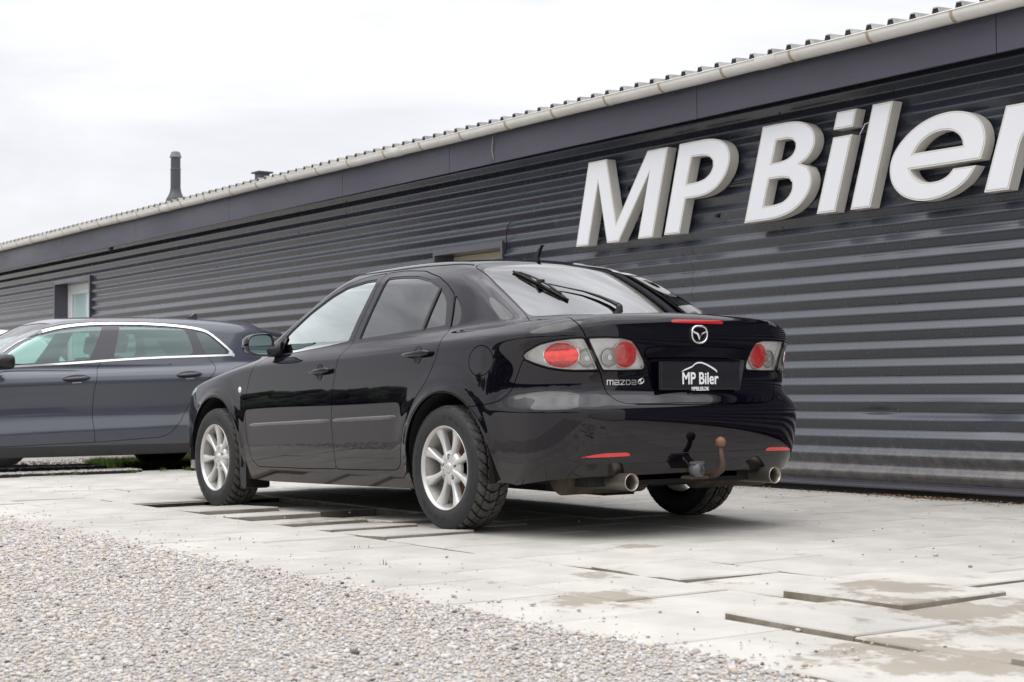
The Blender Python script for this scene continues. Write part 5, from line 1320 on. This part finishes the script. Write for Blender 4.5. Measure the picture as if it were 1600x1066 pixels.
# joint sand brushed between the slabs, just under the surface
m = MB(); m.add([(-8, -2.78, -.0095), (6.7, -2.78, -.0095), (6.7, .22, -.0095), (-8, .22, -.0095)], [(0, 1, 2, 3)]); m.add([(-8, .22, -.0095), (.0, .22, -.0095), (.0, 2.34, -.0095), (-8, 2.34, -.0095)], [(0, 1, 2, 3)]); m.add([(.0, 1.34, -.0095), (6.7, 1.34, -.0095), (6.7, 2.34, -.0095), (.0, 2.34, -.0095)], [(0, 1, 2, 3)])
m.add([(2.9, .22, -.0095), (6.7, .22, -.0095), (6.7, 1.34, -.0095), (2.9, 1.34, -.0095)], [(0, 1, 2, 3)])
m.build('joint_sand', mat('joint_sand', (.22, .20, .165), .95, var=.4, vscale=30), pav)

# gravel yard
def gravel_mat(name, cols, sc=1.):
    m = bpy.data.materials.new(name); m.use_nodes = True; t = m.node_tree; b = t.nodes['Principled BSDF']; b.inputs['Roughness'].default_value = .8; b.inputs['Specular IOR Level'].default_value = .3
    at = t.nodes.new('ShaderNodeAttribute'); at.attribute_name = 'tone'; cr_ = t.nodes.new('ShaderNodeValToRGB'); cr_.color_ramp.interpolation = 'LINEAR'
    e = cr_.color_ramp.elements; e[0].position = 0; e[0].color = (*cols[0], 1); e[1].position = 1; e[1].color = (*cols[-1], 1)
    for i, c in enumerate(cols[1:-1]): q = e.new((i+1)/(len(cols)-1)); q.color = (*c, 1)
    n = t.nodes.new('ShaderNodeTexNoise'); n.inputs['Scale'].default_value = 160; n.inputs['Detail'].default_value = 3; tcn = t.nodes.new('ShaderNodeTexCoord'); t.links.new(tcn.outputs['Object'], n.inputs['Vector'])
    mr = t.nodes.new('ShaderNodeMapRange'); mr.inputs[3].default_value = .84; mr.inputs[4].default_value = 1.14; t.links.new(n.outputs['Fac'], mr.inputs[0])
    mm = t.nodes.new('ShaderNodeMix'); mm.data_type = 'RGBA'; mm.blend_type = 'MULTIPLY'; mm.inputs[0].default_value = 1
    t.links.new(at.outputs['Fac'], cr_.inputs[0]); t.links.new(cr_.outputs[0], mm.inputs[6]); t.links.new(mr.outputs[0], mm.inputs[7]); t.links.new(mm.outputs[2], b.inputs['Base Color']); return m
COLS = [(0.06, 0.058, 0.058), (0.198, 0.184, 0.177), (0.328, 0.313, 0.295), (0.421, 0.347, 0.275), (0.406, 0.407, 0.412), (0.411, 0.36, 0.334), (0.516, 0.486, 0.449), (0.463, 0.396, 0.322), (0.469, 0.476, 0.487), (0.598, 0.574, 0.536)]
M_peb = gravel_mat('pebble', COLS)
def ico():
    t = (1+5**.5)/2; v = np.array([(-1, t, 0), (1, t, 0), (-1, -t, 0), (1, -t, 0), (0, -1, t), (0, 1, t), (0, -1, -t), (0, 1, -t), (t, 0, -1), (t, 0, 1), (-t, 0, -1), (-t, 0, 1)], float); v /= np.linalg.norm(v[0])
    f = np.array([(0, 11, 5), (0, 5, 1), (0, 1, 7), (0, 7, 10), (0, 10, 11), (1, 5, 9), (5, 11, 4), (11, 10, 2), (10, 7, 6), (7, 1, 8), (3, 9, 4), (3, 4, 2), (3, 2, 6), (3, 6, 8), (3, 8, 9), (4, 9, 5), (2, 4, 11), (6, 2, 10), (8, 6, 7), (9, 8, 1)]); return v, f
IV, IF = ico()
def pebbles(name, X, Y, Z, Rr, parent, tone, m=None, flat=(.45, .8)):
    n = len(X); s_ = rng.uniform(.7, 1.3, (n, 3)); s_[:, 2] = rng.uniform(*flat, n); V = IV[None]*(1+rng.uniform(-.22, .22, (n, 12, 1)))*(s_*Rr[:, None])[:, None, :]
    a = rng.uniform(0, 6.28, n); c, q = np.cos(a)[:, None], np.sin(a)[:, None]; x = V[..., 0]*c-V[..., 1]*q; y = V[..., 0]*q+V[..., 1]*c
    tl = rng.uniform(-.5, .5, n)[:, None]; z = V[..., 2]+x*tl*.4
    P = np.stack([x+X[:, None], y+Y[:, None], z+Z[:, None]], -1).reshape(-1, 3); F = (IF[None]+12*np.arange(n)[:, None, None]).reshape(-1, 3)
    me = mesh_data(name, P, F, m or M_peb, smooth=True); at = me.attributes.new('tone', 'FLOAT', 'POINT'); at.data.foreach_set('value', np.repeat(tone, 12).astype(np.float32)); o = obj(name, me, parent); o['kind'] = 'stuff'; return o
m = MB(); m.add([(-30, 2.338, -.004), (60, 2.338, -.004), (60, 60, -.004), (-30, 60, -.004)], [(0, 1, 2, 3)]); m.add([(-30, 2.338, -.10), (60, 2.338, -.10), (60, 2.338, -.004), (-30, 2.338, -.004)], [(0, 1, 2, 3)])
M_gb = mat('gravel_bed', (.42, .405, .38), .95, var=.3, vscale=70, bump=1., bscale=110, bdist=.01, detail=7)
gy = m.build('gravel_yard', M_gb); gy['kind'] = 'structure'
N = 230000; X = rng.uniform(-4.9, 4.2, N); Y = rng.uniform(2.30, 4.9, N)
def edge_y(x): return 2.345+.035*np.sin(x*1.7+.4)+.022*np.sin(x*4.3)+.012*np.sin(x*11)
dist = np.hypot(X-CAM[0], Y-CAM[1]); v = in_view(X, Y, 0., 110, 90)
de = Y-edge_y(X); keep = v & ((de > 0) | (rng.uniform(0, 1, N) < np.exp(de/.035)*.8)); 
pk = np.clip((dist/4.2)**-1.25, 0, 1)*.86; keep &= rng.uniform(0, 1, N) < pk
X, Y, dist = X[keep], Y[keep], dist[keep]; n = len(X); print('pebbles', n)
Rr = np.clip(rng.lognormal(math.log(.0040), .42, n), .0022, .014)*np.clip((dist/4.4)**.65, 1, 1.9)
tone = np.clip(.18+.82*rng.beta(2.8, 1.9, n), 0, 1); dk = rng.uniform(0, 1, n) < .022; tone[dk] = rng.uniform(0, .12, dk.sum())
pebbles('gravel', X, Y, -.0035+Rr*.12+rng.uniform(0, .003, n), Rr, gy, tone)
# farther gravel: a thinner scatter
N = 16000; X = rng.uniform(.5, 9, N); Y = rng.uniform(2.3, 4.6, N); k_ = in_view(X, Y, 0, 200, 50); X, Y = X[k_], Y[k_]; n = len(X)
pebbles('far_gravel', X, Y, np.full(n, .0), rng.uniform(.006, .012, n), gy, np.clip(rng.beta(2.6, 1.7, n), 0, 1))
# loose stones on the slabs
N = 900; X = rng.uniform(-4.6, 6.6, N); Y = 2.38-rng.exponential(.12, N); k_ = (Y > -2.7); X, Y = X[k_], Y[k_]
X2 = rng.uniform(-4.6, 6.6, 620); Y2 = rng.uniform(-2.7, 2.3, 620); X3 = rng.uniform(-2.2, 6, 750); Y3 = -2.76+rng.exponential(.05, 750)
X = np.concatenate([X, X2, X3, rng.normal(-2.02, .09, 26), rng.normal(-3.75, .2, 50), rng.normal(-3.45, .25, 60)]); Y = np.concatenate([Y, Y2, Y3, rng.normal(.86, .05, 26), rng.normal(1.95, .10, 50), rng.normal(1.25, .14, 60)]); n = len(X)
Rr = np.clip(rng.lognormal(math.log(.0036), .45, n), .0016, .011); tone = np.clip(rng.beta(1.6, 1.6, n), 0, 1)
pebbles('loose_stones', X, Y, Rr*.45+.001, Rr, pav, tone)
# dry leaves and crumbs blown against the foot of the wall
n = 420; X = np.concatenate([rng.uniform(-2.0, 2.5, 200), rng.normal(-.05, .22, 220)]); Y = -2.78+rng.exponential(.035, n); V = []; F = []
for i in range(n):
    a = rng.uniform(0, 6.28); l = rng.uniform(.006, .022); w = l*rng.uniform(.25, .6); h = rng.uniform(.0, .012); c, s_ = math.cos(a), math.sin(a); b = len(V)
    for (u, v_, q) in ((-l, 0, 0), (0, -w, h), (l, 0, h*.5), (0, w, h*1.2)): V.append((X[i]+u*c-v_*s_, Y[i]+u*s_+v_*c, .004+q))
    F.append((b, b+1, b+2, b+3))
lf = obj('dry_leaves', mesh_data('dry_leaves', V, F, mat('dry_leaf', (.22, .13, .07), .85, var=.6, vscale=30))); tag(lf, 'dry leaves and crumbs blown along the foot of the corrugated wall', 'leaves', kind='stuff')

# stepped gravel strip with dark kerbs left of the slabs
kb = tag(bpy.data.objects.new('gravel_strip', None), kind='structure'); link(kb)
M_kerb = mat('dark_kerb', (.018, .017, .016), .85, var=.4, vscale=12)
for (x, y0, y1, z0, z1, w) in ((6.66, -.28, 1.7, -.09, .022, .30), (7.08, -.12, 1.9, -.09, .050, .42)):
    m = MB(); m.box((x, y0, z0), (x+.05, y1, z1), bev=.008); m.build('kerb', M_kerb, kb)
    m = MB(); m.box((x+.05, y0, z0), (x+w, y1, z1-.006)); m.build('kerb_fill', M_gb, kb)
    n = 2600; X = rng.uniform(x+.0, x+w, n); Y = rng.uniform(y0, y1, n); Rr = rng.uniform(.006, .014, n); pebbles('strip_gravel', X, Y, np.full(n, z1), Rr, kb, np.clip(rng.beta(2., 2.2, n), 0, 1))
n = 5000; X = rng.uniform(7.55, 12, n); Y = rng.uniform(-2.6, 3.6, n); Rr = rng.uniform(.008, .018, n); pebbles('strip_gravel', X, Y, np.full(n, -.09), Rr, kb, np.clip(rng.beta(2., 2.2, n), 0, 1))
# grass tufts beside the wheel and blades in the joints
def grass(name, spots, parent, col, lab=None):
    V = []; F = []
    for (x, y, z, h) in spots:
        a = rng.uniform(0, 6.28); w = .0025; c, s_ = math.cos(a), math.sin(a); bx, by = rng.uniform(-.5, .5, 2)*h; b = len(V)
        V += [(x-c*w, y-s_*w, z), (x+c*w, y+s_*w, z), (x+bx*.4+c*w*.6, y+by*.4+s_*w*.6, z+h*.6), (x+bx, y+by, z+h)]; F += [(b, b+1, b+2), (b, b+2, b+3)]
    o = obj(name, mesh_data(name, V, F, mat(name, col, .7, var=.5, vscale=20)), parent); o['kind'] = 'stuff'
    if lab: o['label'] = lab; o['category'] = 'grass'
    return o
sp = [(rng.uniform(7.75, 9.6), rng.uniform(-2.6, -.85), -.09, rng.uniform(.04, .13)) for _ in range(26000)]
grass('grass', sp, None, (.085, .14, .02), 'strip of short green grass beside the wheel of the grey car')
m = MB(); m.box((7.7, -2.7, -.1), (9.8, -.8, -.07)); m.build('grass_soil', M_dirt, kb)
sp = [(rng.normal(6.60, .04), y+rng.normal(0, .02), 0, rng.uniform(.02, .05)) for y in (.55, .35, -.15, -.45, -.7) for _ in range(22)]
sp += [(c[0]+rng.normal(0, .02), c[1]+rng.normal(0, .02), 0, rng.uniform(.008, .02)) for c in ((-.42, 1.62), (-1.1, 1.9), (.3, 1.9), (2.3, 2.1)) for _ in range(6)]
grass('weeds', sp, None, (.12, .17, .03), 'tiny weeds sprouting in the joints of the pale slabs')
# ================================================================= grey car and white car by the wall
import time as _time
M_grey = mat('grey_paint', (.054, .060, .080), .35, .1, 1., spec=.3); M_grey.node_tree.nodes['Principled BSDF'].inputs['Coat IOR'].default_value = 1.5
M_wpaint = mat('white_paint', (.78, .78, .78), .35, 0, 1.)
G_teal = glass('grey_car_glass', (.55, .75, .70), 1.55, boost=3.2, gcol=(.78, .96, .92))
G_dark = glass('rear_quarter_glass', (.2, .28, .28), 1.55, boost=2.6, gcol=(.85, .97, .95))
gcar = thing('grey_car', 'dark grey car with bright chrome window surrounds parked beyond the black one', 'car', G_POS, G_RZ)
gcar.scale = (1, 1, 1.022)
SH = CarShape(GREY)
A, T, A0, T0 = base_half(SH, (-1.0, -.02, .15), (3.62, .96, 1.50), .021)
XC, RS = -.30, .87
def c_arch(P):
    d = np.minimum(np.hypot(P[:, 0], P[:, 2]-.325)-.362, np.hypot(P[:, 0]-2.80, P[:, 2]-.325)-.362); return -np.where(np.abs(P[:, 1]) > .45, d, .1)
def c_bottom(P): return np.interp(P[:, 0], [-.9, -.4, .35, 2.3, 3.0, 3.6], [.27, .24, .20, .195, .21, .21])-P[:, 2]
A, T = cut(A, T, c_bottom); A, T = cut(A, T, c_arch)
D = {
 'door_f': [(2.106, .290), (2.20, .36), (2.26, .50), (2.27, .70), (2.22, .85), (2.13, .935), (2.045, .955), (2.03, 1.10), (1.969, 1.150), (1.813, 1.235), (1.677, 1.290), (1.471, 1.338), (1.244, 1.363), (1.003, 1.372), (1.08, 1.20), (1.170, 1.018), (1.221, .931), (1.261, .769), (1.271, .467), (1.256, .313), (1.670, .303)],
 'door_r': [(1.003, 1.372), (.785, 1.375), (.554, 1.370), (.323, 1.355), (.240, 1.335), (.200, 1.20), (.159, 1.075), (.092, .978), (.110, .930), (.193, .854), (.330, .680), (.449, .494), (.551, .384), (.640, .345), (.976, .326), (1.256, .313), (1.271, .467), (1.261, .769), (1.221, .931), (1.170, 1.018), (1.08, 1.20)],
 'dlo': [(2.015, .972), (2.01, 1.085), (1.940, 1.130), (1.813, 1.205), (1.677, 1.262), (1.471, 1.310), (1.244, 1.338), (1.004, 1.348), (.785, 1.350), (.554, 1.346), (.323, 1.331), (.160, 1.306), (.085, 1.276), (.001, 1.198), (-.080, 1.118), (-.095, 1.090), (.168, 1.077), (.534, 1.063), (.887, 1.043), (1.171, 1.022), (1.445, 1.000), (1.758, .982)],
 'pane_f': [(1.990, .985), (1.985, 1.080), (1.828, 1.180), (1.691, 1.238), (1.480, 1.288), (1.253, 1.320), (1.105, 1.330), (1.19, 1.17), (1.275, 1.030), (1.859, .990)],
 'pane_r': [(.945, 1.332), (1.0, 1.18), (1.050, 1.046), (.677, 1.060), (.300, 1.082), (.277, 1.143), (.298, 1.245), (.330, 1.318), (.569, 1.326), (.798, 1.334)],
 'pane_q': [(.225, 1.296), (.159, 1.090), (-.060, 1.098), (-.062, 1.108), (.025, 1.200), (.100, 1.270), (.156, 1.290)],
 'wind': [(2.27, -.2), (2.27, 0), (2.25, .3), (2.20, .55), (2.15, .66), (2.05, .66), (1.75, .62), (1.55, .56), (1.56, .4), (1.62, 0), (1.62, -.2)],
 'hood': [(3.35, -.2), (3.35, 0), (3.30, .3), (3.15, .6), (2.9, .74), (2.3, .78), (2.16, .74), (2.25, .5), (2.30, 0), (2.30, -.2)],
 'rglass': [(-.4, 1.04), (.66, 1.04), (.68, 1.06), (.60, 1.26), (.55, 1.29), (-.4, 1.29)],
 'tlamp': [(.42, .80), (.9, .80), (.9, .93), (.42, .90)],
 'hlamp': [(2.95, .66), (3.6, .58), (3.9, .58), (3.9, .72), (3.2, .76), (3.0, .74)]}
for k in D: D[k] = smooth_poly(D[k], 2, .05)
c_dlo = lambda P: (np.abs(P[:, 1]) > .45)
S = {k: sd(k, m_, c) for k, m_, c in [('door_f', 'xz', c_y), ('door_r', 'xz', c_y), ('dlo', 'xz', c_dlo), ('pane_f', 'xz', c_dlo), ('pane_r', 'xz', c_dlo), ('pane_q', 'xz', c_dlo), ('wind', 'xy', lambda P: P[:, 2] > .9), ('hood', 'xy', c_top),
     ('rglass', 'yz', lambda P: P[:, 0] < -.3), ('tlamp', 'yz', lambda P: P[:, 0] < -.3), ('hlamp', 'xz', lambda P: P[:, 0] > 2.7)]}
c_sill = lambda P: np.where((P[:, 0] > .30) & (P[:, 0] < 2.33), P[:, 2]-.285, .05)
patch('sill', *region(lambda P: c_sill(P)+.001, outside('door_f'), outside('door_r')), mat('sill_dark_reflection', (.012, .012, .014), .4, 0, .5), gcar)  # near-black colour stands in for dark ground mirrored in the lower sill
patch('body', *region(lambda P: -c_sill(P), outside('door_f'), outside('door_r'), outside('dlo'), outside('wind'), outside('hood'), outside('rglass'), outside('tlamp'), outside('hlamp')), M_grey, gcar, sides='C', depth=.015)
gdf = patch('front_door', *region(inside('door_f'), outside('dlo')), M_grey, gcar); gdr = patch('rear_door', *region(inside('door_r'), outside('door_f'), outside('dlo')), M_grey, gcar)
patch('bonnet', *region(inside('hood')), M_grey, gcar, sides='C'); patch('windscreen', *region(inside('wind')), G_wind, gcar, offset=-.004, sides='C', flange=False)
patch('rear_window', *region(inside('rglass', -.002)), G_dark, gcar, offset=-.004, sides='C', flange=False)
patch('tail_lamp', *region(inside('tlamp')), M_red, gcar, sides='LR'); patch('headlamp', *region(inside('hlamp')), M_lamp, gcar)
M_pillar = mat('gloss_black_pillar', (.018, .015, .020), .3, 0, .8)
surround = region(inside('dlo', -.002), outside('pane_f', 0), outside('pane_r', 0), outside('pane_q', 0)); patch('window_surround', *surround, M_pillar, gcar, offset=-.004, depth=.01)
for nm, g_ in (('pane_f', G_teal), ('pane_r', G_teal), ('pane_q', G_dark)): patch('window', *region(inside(nm, -.002)), g_, gcar, offset=-.006, flange=False)
M_ctrim = mat('window_chrome', (.86, .86, .86), .25, .9)
def strip_along(pts, w, m_, parent, sg, name, h=.006):
    P = []; 
    for i, (x, z) in enumerate(pts):
        a = np.array(pts[max(i-1, 0)]); b = np.array(pts[min(i+1, len(pts)-1)]); t = (b-a)/np.linalg.norm(b-a); n = np.array([-t[1], t[0]])
        ring = []
        for (o, q) in ((-w/2, -.002), (-w/2, h), (w/2, h), (w/2, -.002)):
            p = np.array([x, z])+n*o; y = on_side(SH, p[0], p[1])+q; ring.append((p[0], sg*y, p[1]))
        P += ring
    F = [(4*i+k, 4*i+(k+1) % 4, 4*i+4+(k+1) % 4, 4*i+4+k) for i in range(len(pts)-1) for k in range(4)]
    mb = MB(); mb.add(P, F); mb.add(P[:4], [(0, 1, 2, 3)]); mb.add(P[-4:], [(3, 2, 1, 0)]); return mb.build(name, m_, parent, fixn=True)
ct = [(2.02, 1.088), (1.95, 1.135), (1.813, 1.213), (1.677, 1.270), (1.471, 1.319), (1.244, 1.347), (1.004, 1.357), (.785, 1.359), (.554, 1.355), (.323, 1.339), (.160, 1.313), (.090, 1.285), (.001, 1.208), (-.080, 1.130), (-.110, 1.098)]
cb = [(2.03, .962), (1.758, .976), (1.445, .996), (1.171, 1.017), (.887, 1.037), (.534, 1.056), (.168, 1.069), (-.100, 1.080)]
def dens(P, n=6):
    o = []
    for a, b in zip(P[:-1], P[1:]): o += [(a[0]+(b[0]-a[0])*k/n, a[1]+(b[1]-a[1])*k/n) for k in range(n)]
    return o+[P[-1]]
def soft(P):
    Q = [np.array(p) for p in P]
    for _ in range(2): Q = [Q[0]]+[x for a, b in zip(Q[:-1], Q[1:]) for x in (a*.75+b*.25, a*.25+b*.75)]+[Q[-1]]
    return [tuple(q) for q in Q]
for sg in (1, -1):
    strip_along(soft(ct), .021, M_ctrim, gcar, sg, 'chrome_strip'); strip_along(soft(cb), .017, M_ctrim, gcar, sg, 'chrome_strip')
    strip_along([(-.125, 1.076), (-.10, 1.085), (-.075, 1.105)], .030, M_ctrim, gcar, sg, 'chrome_corner')
    for (cx, cz, dr_) in ((1.420, .862, gdf), (.370, .896, gdr)):
        par = dr_[0 if sg > 0 else 1]; n = 30; V = []; F = []
        for q, o_ in ((1, .002), (.94, 0), (.7, -.0), (.001, -.0)):
            for k in range(n):
                a = 2*math.pi*k/n; c, s_ = math.cos(a), math.sin(a); x = cx+.128*q*c; z = cz+.033*q*np.sign(s_)*abs(s_)**1.35*(1 if s_ > 0 else 1.1)+(x-cx)*-.06; V.append((x, sg*(on_side(SH, x, z)+.0015+o_*.5), z))
        for i in range(3):
            for k in range(n): f = (i*n+k, i*n+(k+1) % n, (i+1)*n+(k+1) % n, (i+1)*n+k); F.append(f if sg < 0 else f[::-1])
        mb = MB(); mb.add(V, F, True); hb = mb.build('handle_recess', M_seal, par)
        mb = MB(); pts = [(cx+x_, sg*(on_side(SH, cx+x_, cz+.003-x_*.06)+.006+.016*math.cos(x_/.12*1.4)), cz+.003-x_*.06) for x_ in np.linspace(-.115, .115, 11)]; mb.tube(pts, [.004, .008, .011, .012, .012, .012, .012, .012, .011, .008, .004], 8, up=(0, 0, 1)); mb.build('door_handle', M_grey, par)
        mb = MB(); x0_ = cx-.04; V = [(x0_+a, sg*(on_side(SH, x0_+a, cz-.029)+.0045), cz-.029+b-a*.06) for a, b in ((0, 0), (.085, 0), (.078, -.007), (.006, -.007))]; mb.add(V, [(0, 1, 2, 3)]); mb.build('handle_glint', M_ctrim, par)
    # mirror
    mb = MB(); n = 20; V = []
    for (x, q) in ((2.02, .001), (2.015, .8), (2.03, 1.), (2.08, 1.05), (2.13, .95), (2.17, .6), (2.18, .001)):
        for k in range(n):
            a = 2*math.pi*k/n; c, s_ = math.cos(a), math.sin(a); r = (abs(c)**3+abs(s_)**3)**(-1/3); V.append((x, sg*(1.0+.10*q*r*c), 1.0+.062*q*r*s_))
    F = [(i*n+k, i*n+(k+1) % n, (i+1)*n+(k+1) % n, (i+1)*n+k) for i in range(6) for k in range(n)]; mb.add(V, F, True); hm = mb.build('door_mirror', M_trim, gdf[0 if sg > 0 else 1], fixn=True)
    mb = MB(); mb.tube([(2.06, sg*.84, .955), (2.08, sg*.93, .955), (2.09, sg*.96, .97)], .022, 8); mb.build('mirror_foot', M_trim, hm)
# tail spoiler, aerial fin, wheels, dark inside, cabin
mb = MB(); V = []; F = []; n = 16
for i in range(n+1):
    y = -.60+1.2*i/n; zt = on_top(SH, -.42, y); e = .10*(y/.6)**2
    V += [(-.36, y, on_top(SH, -.36, y)+.003), (-.50, y, on_top(SH, -.50, y)+.006), (-.80+e, y, on_top(SH, -.50, y)-.028), (-.82+e, y, on_top(SH, -.50, y)-.040), (-.78+e, y, on_top(SH, -.50, y)-.056), (-.54, y, on_top(SH, -.50, y)-.03)]
for i in range(n):
    for k in range(5): F.append((6*i+k, 6*i+k+1, 6*i+7+k, 6*i+6+k))
    F.append((6*i+5, 6*i, 6*i+6, 6*i+11))
mb.add(V, F, True); mb.add(V[:6], [tuple(range(6))]); mb.add(V[-6:], [tuple(range(6))]); mb.build('roof_spoiler', M_grey, gcar, fixn=True)
zt = on_top(SH, .02, 0); mb = MB(); mb.prism([(.08, -.004), (-.09, -.004), (-.085, .055), (-.06, .058), (-.02, .030), (.04, .008)], -.012, .012, 'y'); mb.build('roof_aerial', M_grey, gcar, (.02, 0, zt), fixn=True)
for (x, sg, sp_) in ((0, 1, .1), (0, -1, .7), (2.80, 1, .4), (2.80, -1, .2)): add_wheel(gcar, x, sg*.775, .33, sg > 0, sp_, 1.04)
inn = cut(A0, T0, c_arch); inn = cut(*inn, c_bottom)
for k in ('dlo', 'wind', 'rglass'): inn = cut(*inn, outside(k, -.006))
Ai, Ti = inn; Ai = Ai.copy(); Ai[:, :3] -= Ai[:, 3:]*.018; Ai[Ai[:, 1] < .004, 1] = 0; patch('inner_shell', Ai, Ti, M_dark, gcar, sides='C', flange=False)
fl = MB(); fl.box((-.7, -.56, .20), (3.2, .56, .26)); fl.box((.42, -.78, .19), (2.2, .78, .24)); fl.build('floor_pan', M_dark, gcar)
for wx in (0, 2.80):
    for sg in (1, -1):
        mb = MB(); V = []; n = 24
        for k in range(n+1):
            a = -.1+(math.pi+.2)*k/n
            for yy in (.54, .885): V.append((wx+.368*math.cos(a), sg*yy, .325+.368*math.sin(a)))
        mb.add(V, [(2*k, 2*k+1, 2*k+3, 2*k+2) for k in range(n)], True); mb.add([(wx, sg*.54, .325)]+[V[2*k] for k in range(n+1)], [(0, k+1, k+2) for k in range(n)]); mb.build('wheel_liner', M_dark, gcar)
for sg in (1, -1):
    rbox('seat_base', (1.0, sg*.37-.25, .38), (1.5, sg*.37+.25, .55), M_seat, gcar, .05); rbox('seat_back', (.92, sg*.37-.23, .5), (1.04, sg*.37+.23, 1.08), M_seat, gcar, .05, (0, -.28, 0)); rbox('headrest', (.80, sg*.37-.12, 1.10), (.90, sg*.37+.12, 1.27), M_seat, gcar, .035, (0, -.2, 0))
rbox('rear_bench', (.0, -.6, .38), (.5, .6, .58), M_seat, gcar, .05); rbox('rear_bench_back', (-.12, -.58, .5), (.02, .58, 1.08), M_seat, gcar, .04, (0, -.3, 0)); rbox('dashboard', (1.75, -.68, .62), (2.2, .68, .93), M_int, gcar, .07)
# the white car behind is the same shape in another paint
wcar = copy_tree(gcar, None, {'grey_paint': M_wpaint}); wcar.name = 'white_car'; wcar['label'] = 'white car almost hidden behind the grey one, only its roof showing'; wcar['category'] = 'car'
wcar.location = (G_POS[0]+2.75, G_POS[1]+1.2, -.06)

# ================================================================= tree belt across the yard, seen only as a reflection
M_leaf = mat('leaf_mass', (.045, .065, .028), .8, var=.6, vscale=.6)
n = 5200; X = rng.uniform(-45, 75, n); Y = rng.uniform(26, 34, n); top = 2.5+.9*np.sin(X*.21)+.7*np.sin(X*.53+1)+.5*np.sin(X*1.3); Z = rng.uniform(0, 1, n)**.8*top
V = IV[None]*rng.uniform(.35, .85, (n, 1, 1))*(1+rng.uniform(-.3, .3, (n, 12, 1)))+np.stack([X, Y, Z], -1)[:, None]
tb = obj('tree_belt', mesh_data('tree_belt', V.reshape(-1, 3), (IF[None]+12*np.arange(n)[:, None, None]).reshape(-1, 3), M_leaf)); tag(tb, 'dark green tree belt across the yard, mirrored in the black doors', 'trees', kind='stuff')
